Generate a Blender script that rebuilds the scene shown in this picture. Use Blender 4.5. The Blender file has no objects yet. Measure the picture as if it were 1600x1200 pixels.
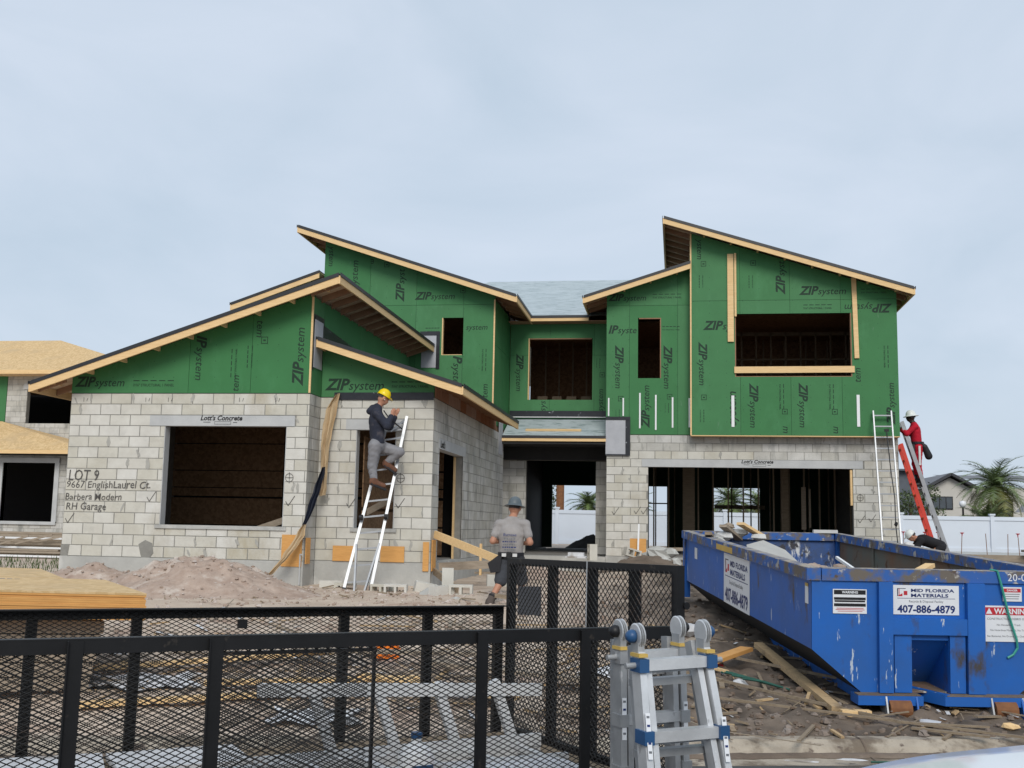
import bpy, bmesh, math, random
import numpy as np
from mathutils import Vector, Matrix, noise
random.seed(11)
SC = bpy.context.scene
COL = SC.collection
# ------------------------------------------------------------------ camera
CAMZ = 0.70
def cam_axes(yaw, pit, rol):
    cy, sy, cp, sp = math.cos(yaw), math.sin(yaw), math.cos(pit), math.sin(pit)
    fwd = Vector((-sy*cp, cy*cp, sp)); right = Vector((cy, sy, 0)); up = right.cross(fwd)
    cr, sr = math.cos(rol), math.sin(rol)
    return cr*right+sr*up, -sr*right+cr*up, fwd
_r, _u, _f = cam_axes(math.radians(8.592), math.radians(7.347), math.radians(1.065))
cam = bpy.data.cameras.new('camera'); camo = bpy.data.objects.new('camera', cam); COL.objects.link(camo)
camo.matrix_world = Matrix(((_r.x, _u.x, -_f.x, 0), (_r.y, _u.y, -_f.y, 0), (_r.z, _u.z, -_f.z, CAMZ), (0, 0, 0, 1)))
cam.sensor_width = 36; cam.lens = 38.71; cam.clip_end = 3000; cam.clip_start = 0.05
SC.camera = camo
# ------------------------------------------------------------------ sky and sun (overcast)
SUN_EL, SUN_AZ = math.radians(36), math.radians(168)     # azimuth measured clockwise from +Y
w = bpy.data.worlds.new('World'); SC.world = w; w.use_nodes = True
nt = w.node_tree; N = nt.nodes; L = nt.links
bg = N['Background']
sky = N.new('ShaderNodeTexSky'); sky.sky_type = 'NISHITA'; sky.sun_disc = False
sky.sun_elevation = SUN_EL; sky.sun_rotation = SUN_AZ; sky.dust_density = 3
tc = N.new('ShaderNodeTexCoord'); mp = N.new('ShaderNodeMapping'); mp.inputs['Scale'].default_value = (1, 1, 2.4)
L.new(tc.outputs['Generated'], mp.inputs['Vector'])
nz = N.new('ShaderNodeTexNoise'); nz.inputs['Scale'].default_value = 2.6; nz.inputs['Detail'].default_value = 6; nz.inputs['Roughness'].default_value = .52; nz.inputs['Distortion'].default_value = .5
L.new(mp.outputs[0], nz.inputs['Vector'])
rp = N.new('ShaderNodeValToRGB'); rp.color_ramp.elements[0].position = .33; rp.color_ramp.elements[1].position = .72
rp.color_ramp.elements[0].color = (.490, .585, .690, 1); rp.color_ramp.elements[1].color = (.625, .695, .800, 1)
L.new(nz.outputs['Fac'], rp.inputs[0])
sc_ = N.new('ShaderNodeVectorMath'); sc_.operation = 'SCALE'; sc_.inputs['Scale'].default_value = 8.3
L.new(rp.outputs[0], sc_.inputs[0])
mx = N.new('ShaderNodeMixRGB'); mx.inputs['Fac'].default_value = .9
L.new(sky.outputs[0], mx.inputs[1]); L.new(sc_.outputs[0], mx.inputs[2]); L.new(mx.outputs[0], bg.inputs['Color'])
bg.inputs['Strength'].default_value = .1
sd = bpy.data.lights.new('sun', 'SUN'); sd.energy = 1.5; sd.angle = math.radians(26); sd.color = (1, .955, .88)
so = bpy.data.objects.new('sun', sd); COL.objects.link(so)
_d = Vector((math.sin(SUN_AZ)*math.cos(SUN_EL), math.cos(SUN_AZ)*math.cos(SUN_EL), math.sin(SUN_EL)))
so.rotation_euler = _d.to_track_quat('Z', 'Y').to_euler(); so.location = (0, -20, 30)
vs = SC.view_settings; vs.view_transform = 'Standard'; vs.look = 'None'; vs.exposure = 0.46; vs.gamma = 1; vs.use_curve_mapping = False
# ------------------------------------------------------------------ materials
MATS = {}
def mat(name, c1, c2=None, rough=.8, scale=4, detail=5, metal=0, bump=0, bscale=30, rand=0, stain=None, stain2=None,
        stretch=None, spec=.4, island=False, coord='pos', tex='noise', lo=.3, hi=.7, dots=None, sat=True):
    m = bpy.data.materials.new(name); m.use_nodes = True; t = m.node_tree; n = t.nodes; l = t.links
    b = n['Principled BSDF']; b.inputs['Roughness'].default_value = rough; b.inputs['Metallic'].default_value = metal
    b.inputs['Specular IOR Level'].default_value = spec
    c2 = c2 or tuple(x*.75 for x in c1)
    if coord == 'pos': src = n.new('ShaderNodeNewGeometry').outputs['Position']
    else: src = n.new('ShaderNodeTexCoord').outputs['Object']
    base = src
    if stretch:
        k = n.new('ShaderNodeMapping'); k.inputs['Scale'].default_value = stretch; l.new(src, k.inputs[0]); base = k.outputs[0]
    if tex == 'vor':
        x = n.new('ShaderNodeTexVoronoi'); x.inputs['Scale'].default_value = scale; l.new(base, x.inputs['Vector'])
        sp = n.new('ShaderNodeSeparateColor'); l.new(x.outputs['Color'], sp.inputs[0]); fac = sp.outputs[0]
    else:
        x = n.new('ShaderNodeTexNoise'); x.inputs['Scale'].default_value = scale; x.inputs['Detail'].default_value = detail
        x.inputs['Roughness'].default_value = .6; l.new(base, x.inputs['Vector']); fac = x.outputs['Fac']
    r = n.new('ShaderNodeValToRGB'); r.color_ramp.elements[0].position = lo; r.color_ramp.elements[1].position = hi
    r.color_ramp.elements[0].color = (*c2, 1); r.color_ramp.elements[1].color = (*c1, 1); l.new(fac, r.inputs[0])
    col = r.outputs[0]
    for st in (stain, stain2):
        if st:
            c, s, th, wd, ss = st
            y = n.new('ShaderNodeTexNoise'); y.inputs['Scale'].default_value = s; y.inputs['Detail'].default_value = 6; y.inputs['Roughness'].default_value = .62
            kk = n.new('ShaderNodeMapping'); kk.inputs['Scale'].default_value = ss; kk.inputs['Location'].default_value = (7.3*s, 1.7, 3.1); l.new(src, kk.inputs[0]); l.new(kk.outputs[0], y.inputs['Vector'])
            q = n.new('ShaderNodeMapRange'); q.inputs['From Min'].default_value = th; q.inputs['From Max'].default_value = th+wd; l.new(y.outputs['Fac'], q.inputs['Value'])
            mm = n.new('ShaderNodeMixRGB'); mm.inputs[2].default_value = (*c, 1); l.new(q.outputs[0], mm.inputs[0]); l.new(col, mm.inputs[1]); col = mm.outputs[0]
    if dots:
        sx_ = n.new('ShaderNodeSeparateXYZ'); l.new(src, sx_.inputs[0]); pp = []
        for ch, per in (('X', .2032), ('Z', .1524)):
            k = n.new('ShaderNodeMath'); k.operation = 'PINGPONG'; k.inputs[1].default_value = per; l.new(sx_.outputs[ch], k.inputs[0]); g_ = n.new('ShaderNodeMath'); g_.operation = 'LESS_THAN'; g_.inputs[1].default_value = .007; l.new(k.outputs[0], g_.inputs[0]); pp.append(g_)
        lt = n.new('ShaderNodeMath'); lt.operation = 'MULTIPLY'; l.new(pp[0].outputs[0], lt.inputs[0]); l.new(pp[1].outputs[0], lt.inputs[1])
        mm = n.new('ShaderNodeMixRGB'); mm.inputs[2].default_value = (.02, .06, .03, 1); l.new(lt.outputs[0], mm.inputs[0]); l.new(col, mm.inputs[1]); col = mm.outputs[0]
    if rand:
        rn = n.new('ShaderNodeNewGeometry').outputs['Random Per Island'] if island else n.new('ShaderNodeObjectInfo').outputs['Random']
        q = n.new('ShaderNodeMapRange'); q.inputs['To Min'].default_value = 1-rand; q.inputs['To Max'].default_value = 1+rand*.6; l.new(rn, q.inputs['Value'])
        h = n.new('ShaderNodeHueSaturation'); l.new(q.outputs[0], h.inputs['Value']); l.new(col, h.inputs['Color'])
        q2 = n.new('ShaderNodeMapRange'); q2.inputs['To Min'].default_value = 1.25 if sat else 1.03; q2.inputs['To Max'].default_value = .6 if sat else .95; l.new(rn, q2.inputs['Value']); l.new(q2.outputs[0], h.inputs['Saturation'])
        col = h.outputs[0]
    l.new(col, b.inputs['Base Color'])
    if bump:
        y = n.new('ShaderNodeTexNoise'); y.inputs['Scale'].default_value = bscale; y.inputs['Detail'].default_value = 5; l.new(base, y.inputs['Vector'])
        bp = n.new('ShaderNodeBump'); bp.inputs['Strength'].default_value = bump; bp.inputs['Distance'].default_value = .02; l.new(y.outputs['Fac'], bp.inputs['Height']); l.new(bp.outputs[0], b.inputs['Normal'])
    MATS[name] = m
    return m
WOODS = (1.5, 14, 14)
mat('block', (.62, .605, .545), (.52, .50, .44), rough=.95, scale=3, bump=.35, bscale=60, rand=.10, stain=((.48, .465, .415), 2.6, .57, .18, (1, 1, 1.2)), stain2=((.45, .41, .32), 1.1, .56, .16, (1, 1, .5)))
mat('blockI', (.55, .54, .50), (.42, .41, .375), rough=.95, scale=3, bump=.35, bscale=60, rand=.15, island=True, stain=((.30, .30, .28), 3, .52, .16, (1, 1, .35)))
mat('mortar', (.28, .275, .25), (.20, .195, .18), rough=.95, scale=6, bump=.3)
mat('mortarlight', (.42, .41, .375), (.33, .325, .30), rough=.95, scale=9, bump=.3)
mat('cement', (.46, .46, .435), (.35, .35, .335), rough=.9, scale=1.8, bump=.25, bscale=25, stain=((.56, .555, .53), 1.4, .55, .15, (1, 1, 1)))
mat('lintel', (.50, .51, .51), (.42, .43, .435), rough=.9, scale=3, bump=.15)
mat('zip', (.050, .196, .070), (.043, .168, .060), rough=.6, scale=1.3, spec=.3, bump=.12, bscale=2.2, dots=3.1, rand=.06, sat=False, stain2=((.075, .20, .095), 9, .66, .05, (1, 1, .25)), stain=((.060, .215, .085), 2.2, .56, .2, (1, 1, .5)))
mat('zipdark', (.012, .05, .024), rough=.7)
mat('print', (.011, .038, .021), rough=.7)
mat('wood', (.80, .57, .30), (.68, .455, .22), rough=.75, scale=2.5, stretch=WOODS, stain=((.40, .21, .08), 9, .68, .05, (1, 1, 1)))
mat('woodpale', (.50, .36, .20), (.36, .25, .14), rough=.85, scale=3, stretch=WOODS, stain=((.20, .15, .10), 3, .55, .1, (1, 1, 1)))
mat('woodgrey', (.36, .30, .235), (.25, .205, .155), rough=.85, scale=3, stretch=WOODS)
mat('woodold', (.30, .24, .17), (.19, .145, .10), rough=.9, scale=3, stretch=WOODS)
mat('plyorange', (.68, .36, .115), (.56, .28, .085), rough=.75, scale=3, stretch=(2, 2, 16))
mat('osb', (.66, .475, .255), (.52, .35, .165), rough=.85, scale=22, tex='vor', stretch=(1, .45, 1), lo=.1, hi=.9, stain=((.50, .36, .2), 1.0, .52, .2, (1, 1, 1)))
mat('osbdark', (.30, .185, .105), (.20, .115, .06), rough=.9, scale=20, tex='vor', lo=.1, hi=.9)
mat('osbred', (.33, .155, .085), (.22, .095, .05), rough=.85, scale=6, stretch=(1, 6, 1), rand=.25, island=True)
mat('soffit', (.74, .57, .40), (.60, .44, .29), rough=.9, scale=14, tex='vor', lo=.1, hi=.9)
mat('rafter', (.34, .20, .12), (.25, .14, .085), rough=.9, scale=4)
mat('felt', (.030, .032, .037), (.022, .023, .027), rough=.7, scale=5)
mat('drip', (.022, .023, .027), rough=.45, spec=.5)
mat('tape', (.022, .024, .03), (.012, .013, .018), rough=.35, scale=9, stain=((.32, .34, .37), 7, .66, .03, (1, 1, 1.6)))
mat('papergrey', (.43, .44, .47), (.36, .37, .40), rough=.6, scale=4, stain=((.30, .16, .16), 6, .72, .03, (1, 1, 1)))
mat('underlay', (.44, .50, .52), (.36, .42, .44), rough=.55, scale=1.2, stretch=(1, 2.5, 1), stain=((.24, .30, .31), 3.0, .535, .05, (.8, 3.4, 1)))
mat('white', (.78, .79, .80), (.72, .73, .74), rough=.5, scale=2)
mat('vinyl', (.66, .72, .80), (.62, .68, .76), rough=.35, scale=.7, spec=.5)
mat('kraft', (.52, .39, .24), (.42, .30, .17), rough=.8, scale=3, bump=.3, bscale=8)
mat('plasticdark', (.012, .016, .03), rough=.6, spec=.3)
mat('charcoal', (.10, .095, .09), rough=.95)
mat('dirt', (.57, .475, .385), (.43, .34, .265), rough=1, scale=1.6, bump=.6, bscale=12, detail=9, stain=((.36, .255, .195), 1.1, .55, .14, (1, 1, 1)))
mat('moundsand', (.46, .365, .30), (.30, .215, .17), rough=1, scale=5, bump=.8, bscale=14, detail=9, stain=((.52, .45, .39), 2.2, .56, .1, (1, 1, 1)))
mat('mud', (.20, .155, .12), (.115, .087, .066), rough=.95, scale=2.2, bump=.8, bscale=11, detail=9, stain=((.27, .225, .18), .9, .55, .12, (1, 1, 1)))
mat('clod', (.25, .19, .15), (.14, .105, .08), rough=1, scale=9, rand=.35, island=True)
mat('clodsand', (.50, .41, .35), (.34, .26, .21), rough=1, scale=9, rand=.3, island=True)
mat('blackdirt', (.02, .019, .018), (.012, .011, .011), rough=1, scale=8)
mat('asphalt', (.085, .085, .086), (.055, .055, .057), rough=.9, scale=7, bump=.3, bscale=120, stain=((.16, .135, .11), .9, .55, .15, (1, 1, 1)))
mat('kerb', (.44, .385, .31), (.31, .265, .21), rough=.9, scale=5, bump=.5, detail=9, stain=((.17, .135, .10), 1.7, .50, .10, (1, 1, 1)), stain2=((.13, .10, .08), 5, .58, .06, (1, 1, 1)))
mat('grass', (.07, .11, .03), (.04, .065, .02), rough=.9, scale=20)
mat('blackmetal', (.010, .0102, .0115), (.006, .0062, .007), rough=.5, scale=7, spec=.28, stain=((.045, .038, .032), 9, .64, .08, (1, 1, 1)))
mat('meshmetal', (.020, .019, .018), (.012, .012, .012), rough=.55, scale=9, spec=.35, stain=((.07, .05, .04), 5, .6, .1, (1, 1, 1)))
mat('alu', (.68, .69, .70), (.52, .53, .54), rough=.36, scale=6, metal=.45, bump=.06, bscale=40, stain=((.35, .35, .36), 14, .64, .05, (1, 1, .4)))
mat('aluw', (.44, .455, .475), (.33, .345, .365), rough=.42, scale=5, metal=.45)
mat('alug', (.44, .45, .46), (.30, .31, .32), rough=.42, scale=7, metal=.45, stain=((.60, .60, .60), 13, .64, .04, (1, 1, .4)))
mat('alubright', (.68, .69, .70), (.56, .57, .58), rough=.4, scale=7, metal=.2)
mat('bluetrim', (.025, .09, .22), rough=.4)
mat('yellow', (.75, .55, .02), rough=.45)
mat('blue', (.009, .115, .45), (.022, .098, .32), rough=.5, scale=1.6, spec=.45, bump=.25, bscale=3, lo=.25, hi=.6, stain=((.44, .51, .60), 7, .645, .02, (1.6, 1.6, .3)), stain2=((.055, .05, .05), 3.2, .60, .10, (1, 1, .5)))
mat('blueworn', (.03, .10, .33), (.06, .08, .13), rough=.7, scale=3, stain=((.6, .62, .64), 3.2, .56, .05, (1.6, 1.6, .4)), stain2=((.05, .05, .06), 5, .56, .06, (1, 1, 1)))
mat('bluerim', (.03, .11, .36), (.14, .12, .10), rough=.7, scale=4.5, lo=.42, hi=.54, stain=((.42, .40, .36), 6, .57, .06, (1, 1, 1)), stain2=((.10, .07, .05), 9, .60, .06, (1, 1, 1)))
mat('rust', (.20, .115, .07), (.13, .15, .135), rough=.85, scale=1.7, detail=8, stain=((.50, .48, .43), 4.5, .66, .05, (2, 2, .5)), stain2=((.10, .05, .03), 6, .6, .1, (1, 1, 1)))
mat('rimdust', (.36, .32, .26), (.13, .14, .19), rough=.95, scale=7, lo=.4, hi=.6, stain=((.05, .12, .33), 5, .58, .05, (1, 1, 1)), stain2=((.60, .59, .56), 9, .64, .04, (1, 1, 1)))
mat('undercoatshade', (.035, .034, .034), rough=.9)
mat('rollerrust', (.24, .105, .04), (.14, .06, .03), rough=.8, scale=9)
mat('sign', (.74, .76, .79), (.68, .70, .73), rough=.4, scale=3)
mat('ink', (.012, .02, .06), rough=.5)
mat('inkblue', (.01, .03, .15), rough=.5)
mat('inkgrey', (.16, .17, .19), rough=.5)
mat('inkblack', (.012, .012, .014), rough=.5)
mat('red', (.55, .025, .04), rough=.5)
mat('stickeryel', (.62, .42, .10), (.50, .33, .09), rough=.6)
mat('strap', (.05, .34, .26), rough=.4)
mat('skin', (.46, .23, .15), (.40, .19, .12), rough=.55, scale=8)
mat('skindark', (.035, .02, .015), rough=.5)
mat('hair', (.05, .045, .045), rough=.7)
mat('hoodie', (.028, .032, .050), (.018, .021, .034), rough=.95, scale=6, bump=.3, stain=((.13, .115, .12), 2.2, .54, .16, (1, 1, 1)))
mat('sweatpants', (.25, .25, .265), (.19, .19, .205), rough=.95, scale=5, bump=.3)
mat('boots', (.17, .075, .042), (.10, .045, .027), rough=.8, scale=12)
mat('sole', (.10, .08, .07), rough=.9)
mat('tee', (.34, .32, .31), (.26, .245, .24), rough=.95, scale=5, bump=.25)
mat('shorts', (.055, .06, .07), (.04, .043, .052), rough=.95, scale=5)
mat('leatherblack', (.014, .014, .018), rough=.6)
mat('helmyellow', (.85, .62, .0), rough=.3, spec=.5)
mat('helmgrey', (.10, .125, .14), rough=.45)
mat('helmwhite', (.74, .78, .76), rough=.35)
mat('redcloth', (.50, .008, .028), (.38, .005, .02), rough=.9, scale=5)
mat('blackcloth', (.014, .014, .017), rough=.9)
mat('whitecloth', (.68, .68, .68), rough=.9)
mat('fiberred', (.62, .055, .03), (.50, .04, .025), rough=.5, scale=3)
mat('fiberorange', (.80, .22, .03), rough=.5)
mat('orange', (.85, .20, .01), rough=.45)
mat('frond', (.18, .24, .085), (.09, .135, .045), rough=.6, scale=1.4, rand=.3, island=True)
mat('frondyel', (.27, .27, .075), (.15, .17, .05), rough=.6, scale=1.4, rand=.3, island=True)
mat('trunk', (.15, .105, .075), (.075, .05, .038), rough=1, scale=6, stretch=(1, 1, 4))
mat('leaf', (.085, .125, .04), (.045, .07, .02), rough=.7, scale=2, rand=.4, island=True)
mat('stucco', (.57, .55, .51), (.54, .52, .48), rough=.9, scale=2)
mat('stuccodark', (.12, .135, .16), rough=.9)
mat('roofdark', (.07, .072, .08), (.05, .05, .057), rough=.9, scale=6)
mat('roofgrey', (.20, .205, .225), (.16, .165, .18), rough=.9, scale=4)
mat('glass', (.05, .065, .08), rough=.08, spec=.8)
mat('black', (.008, .008, .009), rough=.9)
mat('car', (.78, .79, .80), (.77, .78, .79), rough=.12, spec=.6)
mat('tyre', (.02, .02, .021), rough=.9)
mat('trash', (.66, .67, .69), (.50, .51, .53), rough=.7, scale=9, stain=((.30, .27, .24), 3, .54, .12, (1, 1, 1)))
mat('greennet', (.03, .12, .09), (.02, .08, .06), rough=.8, scale=9)
mat('cardboard', (.42, .32, .22), rough=.9)
mat('slab', (.30, .29, .275), (.22, .21, .20), rough=.9, scale=2)
mat('plaster', (.60, .60, .585), (.50, .50, .49), rough=.9, scale=6)
# ------------------------------------------------------------------ mesh helpers
class MB:
    def __init__(s): s.v = []; s.f = []
    def add(s, vs_, fs_):
        o = len(s.v); s.v += [tuple(p) for p in vs_]; s.f += [tuple(i+o for i in f) for f in fs_]; return s
    def box(s, x0, x1, y0, y1, z0, z1):
        return s.add([(x0,y0,z0),(x1,y0,z0),(x1,y1,z0),(x0,y1,z0),(x0,y0,z1),(x1,y0,z1),(x1,y1,z1),(x0,y1,z1)],
                     [(0,3,2,1),(4,5,6,7),(0,1,5,4),(1,2,6,5),(2,3,7,6),(3,0,4,7)])
    def beam(s, p, q, a, b, up=(0, 0, 1)):
        p, q = Vector(p), Vector(q); d = (q-p).normalized(); u = Vector(up)
        if abs(d.dot(u)) > .98: u = Vector((0, 1, 0))
        r = d.cross(u).normalized(); u = r.cross(d); r *= a/2; u *= b/2
        return s.add([p-r-u, p+r-u, p+r+u, p-r+u, q-r-u, q+r-u, q+r+u, q-r+u], [(0,3,2,1),(4,5,6,7),(0,1,5,4),(1,2,6,5),(2,3,7,6),(3,0,4,7)])
    def tube(s, pts, r, n=8, caps=True):
        pts = [Vector(p) for p in pts]; R = r if isinstance(r, (list, tuple)) else [r]*len(pts); o = len(s.v)
        for i, p in enumerate(pts):
            d = (pts[min(i+1, len(pts)-1)]-pts[max(i-1, 0)]).normalized()
            a = d.orthogonal().normalized() if i == 0 else (a-d*a.dot(d)).normalized()
            b = d.cross(a)
            for k in range(n):
                t = 2*math.pi*k/n; s.v.append(tuple(p+R[i]*(math.cos(t)*a+math.sin(t)*b)))
        for i in range(len(pts)-1):
            for k in range(n): s.f.append((o+i*n+k, o+i*n+(k+1) % n, o+(i+1)*n+(k+1) % n, o+(i+1)*n+k))
        if caps: s.f.append(tuple(o+k for k in range(n-1, -1, -1))); s.f.append(tuple(o+(len(pts)-1)*n+k for k in range(n)))
        return s
    def prism(s, pts, off):
        pts = [Vector(p) for p in pts]; off = Vector(off); n = len(pts); o = len(s.v)
        s.v += [tuple(p) for p in pts]+[tuple(p+off) for p in pts]
        s.f.append(tuple(o+i for i in range(n))); s.f.append(tuple(o+n+i for i in range(n-1, -1, -1)))
        for i in range(n): j = (i+1) % n; s.f.append((o+j, o+i, o+n+i, o+n+j))
        return s
    def lathe(s, prof, c, up=(0, 0, 1), n=20, sx=1, fw=None):
        u = Vector(up).normalized(); a = (Vector(fw)-u*Vector(fw).dot(u)).normalized() if fw else u.orthogonal().normalized(); b = u.cross(a); c = Vector(c); o = len(s.v)
        for r, h in prof:
            for k in range(n):
                t = 2*math.pi*k/n; s.v.append(tuple(c+u*h+r*(math.cos(t)*a+math.sin(t)*b*sx)))
        for i in range(len(prof)-1):
            for k in range(n): s.f.append((o+i*n+k, o+i*n+(k+1) % n, o+(i+1)*n+(k+1) % n, o+(i+1)*n+k))
        return s
    def rock(s, c, r, seed):
        rd = random.Random(seed); o = len(s.v); n = 6
        s.v.append((c[0], c[1], c[2]+r[2]*rd.uniform(.7, 1.1)))
        for (h, k) in ((.55, .75), (-.25, 1.0)):
            a0 = rd.random()
            for i in range(n):
                t = 2*math.pi*(i+a0)/n; q = k*rd.uniform(.72, 1.15); s.v.append((c[0]+r[0]*q*math.cos(t), c[1]+r[1]*q*math.sin(t), c[2]+r[2]*(h+rd.uniform(-.2, .2))))
        s.v.append((c[0], c[1], c[2]-r[2]))
        for i in range(n):
            j = (i+1) % n; s.f += [(o, o+1+i, o+1+j), (o+1+i, o+1+n+i, o+1+n+j, o+1+j), (o+1+n+i, o+1+2*n, o+1+n+j)]
        return s
    def mesh(s, name):
        m = bpy.data.meshes.new(name); m.from_pydata(s.v, [], s.f); m.update(); return m
    def build(s, name, m, parent=None, smooth=False, kind=None, fix=True):
        me = s.mesh(name)
        if fix:
            b = bmesh.new(); b.from_mesh(me); bmesh.ops.recalc_face_normals(b, faces=b.faces); b.to_mesh(me); b.free()
        return place(name, me, m, parent, smooth, kind)
OFF = {}
def boxes(name, m, lst, parent=None):
    return [MB().box(*q).build(name, m, parent) for q in lst]
def place(name, me, m, parent=None, smooth=False, kind=None):
    me.materials.clear(); me.materials.append(MATS[m])
    if smooth:
        me.polygons.foreach_set('use_smooth', [True]*len(me.polygons)); me.update()
    o = bpy.data.objects.new(name, me); COL.objects.link(o)
    if parent: setpar(o, parent)
    if kind: o['kind'] = kind
    return o
def setpar(o, parent):
    o.parent = parent
    if parent.name in OFF: o.matrix_parent_inverse = Matrix.Translation(-OFF[parent.name])
def thing(name, label, cat, loc=(0, 0, 0), group=None, world=True):
    o = bpy.data.objects.new(name, None); COL.objects.link(o); o.location = loc; o.empty_display_size = .1
    tag(o, label, cat, group)
    if world: OFF[o.name] = Vector(loc)
    return o
def tag(o, label, cat, group=None):
    o['label'] = label; o['category'] = cat
    if group: o['group'] = group
    return o
def struct(o): o['kind'] = 'structure'; return o
# 2d rectangles and clipping -------------------------------------------------
def rminus(rc, holes):
    out = [rc]
    for h in holes:
        nx = []
        for (a, b, c, d) in out:
            x0, x1, z0, z1 = max(a, h[0]), min(b, h[1]), max(c, h[2]), min(d, h[3])
            if x1-x0 <= 1e-4 or z1-z0 <= 1e-4: nx.append((a, b, c, d)); continue
            if z0-c > 1e-4: nx.append((a, b, c, z0))
            if d-z1 > 1e-4: nx.append((a, b, z1, d))
            if x0-a > 1e-4: nx.append((a, x0, z0, z1))
            if b-x1 > 1e-4: nx.append((x1, b, z0, z1))
        out = nx
    return out
def clip_top(poly, ln):
    (ua, za), (ub, zb) = ln; k = (zb-za)/(ub-ua); f = lambda p: za+k*(p[0]-ua)-p[1]
    out = []
    for i, p in enumerate(poly):
        q = poly[(i+1) % len(poly)]; a, b = f(p), f(q)
        if a >= 0: out.append(p)
        if a*b < 0: t = a/(a-b); out.append((p[0]+(q[0]-p[0])*t, p[1]+(q[1]-p[1])*t))
    return out
def P3(ax, pos, u, z): return (u, pos, z) if ax == 'Y' else (pos, u, z)
# text -----------------------------------------------------------------------
TXT = {}
def text_mesh(parts, key):
    if key in TXT: return TXT[key]
    vs_, fs_, x = [], [], 0
    for body, size, bold, shear in parts:
        cu = bpy.data.curves.new('t', 'FONT'); cu.body = body; cu.size = size; cu.offset = bold; cu.shear = shear; cu.resolution_u = 2; cu.fill_mode = 'FRONT'
        ob = bpy.data.objects.new('t', cu); COL.objects.link(ob)
        dg = bpy.context.evaluated_depsgraph_get(); me = bpy.data.meshes.new_from_object(ob.evaluated_get(dg))
        o = len(vs_); pts = [v.co.copy() for v in me.vertices]
        mn = min(p.x for p in pts); mxx = max(p.x for p in pts)
        vs_ += [(p.x-mn+x, p.y, 0) for p in pts]; fs_ += [tuple(i+o for i in p.vertices) for p in me.polygons]
        x += mxx-mn-(.07 if len(parts) > 1 else 0)
        bpy.data.objects.remove(ob); bpy.data.curves.remove(cu); bpy.data.meshes.remove(me)
    W = max(p[0] for p in vs_); y0 = min(p[1] for p in vs_); y1 = max(p[1] for p in vs_)
    me = bpy.data.meshes.new('lettering'); me.from_pydata([((p[0]-W/2)/W, (p[1]-(y0+y1)/2)/W, 0) for p in vs_], [], fs_); me.update()
    TXT[key] = me
    return me
def put_text(me, m, parent, c, width, u, v, name='lettering', squash=1.0):
    me2 = me if (len(me.materials) and me.materials[0] == MATS[m]) else (me.copy() if len(me.materials) else me)
    if not len(me2.materials): me2.materials.append(MATS[m])
    elif me2.materials[0] != MATS[m]: me2.materials[0] = MATS[m]
    o = bpy.data.objects.new(name, me2); COL.objects.link(o); setpar(o, parent)
    u = Vector(u).normalized(); v = Vector(v).normalized(); n = u.cross(v); c = Vector(c)
    o.matrix_basis = Matrix(((u.x*width, v.x*width*squash, n.x, c.x), (u.y*width, v.y*width*squash, n.y, c.y), (u.z*width, v.z*width*squash, n.z, c.z), (0, 0, 0, 1)))
    return o
def plain(body, bold=0, shear=0): return text_mesh([(body, 1, bold, shear)], (body, bold, shear))
# =================================================================== GROUND
KA = math.radians(14.2); KD = Vector((math.cos(KA), math.sin(KA))); KN = Vector((-KD.y, KD.x)); K0 = Vector((.62, 9.42))
def kdist(x, y): return (Vector((x, y))-K0).dot(KN)
def gheight(x, y, rough=True):
    d = kdist(x, y)
    a = -1.0 + .50*max(0, min(1, (d-.1)/7.0))**.9
    if d > 7: a += .08*min(1, (d-7)/6)
    s = max(0, min(1, (x+2.2)/1.5))*max(0, min(1, (y-20)/6)); a = a*(1-s)+s*(-.10)          # pad rises to the garage and porch
    if x > -1.6 and y < 20: a += .05*math.exp(-((x-.2)/1.2)**2-((y-15)/3)**2)*2
    if rough:
        p = Vector((x*.9, y*.9, 0)); a += .05*noise.noise(p)*min(1, max(0, d*.6))
        k = .085 if x > -1 else .024
        a += k*noise.fractal(Vector((x*4.2, y*4.2, 2)), 1.0, 2.1, 4)*min(1, max(0.0, d*1.2))
    return a
def ground_patch(name, x0, x1, y0, y1, step, m, dmin):
    nx, ny = int((x1-x0)/step)+1, int((y1-y0)/step)+1; b = MB(); idx = {}
    for j in range(ny):
        for i in range(nx):
            x, y = x0+i*step, y0+j*step; idx[i, j] = len(b.v); b.v.append((x, y, gheight(x, y) if kdist(x, y) > 0 else -1.0+.25*kdist(x, y)))
    for j in range(ny-1):
        for i in range(nx-1):
            if kdist(x0+i*step, y0+j*step) > dmin: b.f.append((idx[i, j], idx[i+1, j], idx[i+1, j+1], idx[i, j+1]))
    return struct(b.build(name, m, smooth=True, fix=False))
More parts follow.
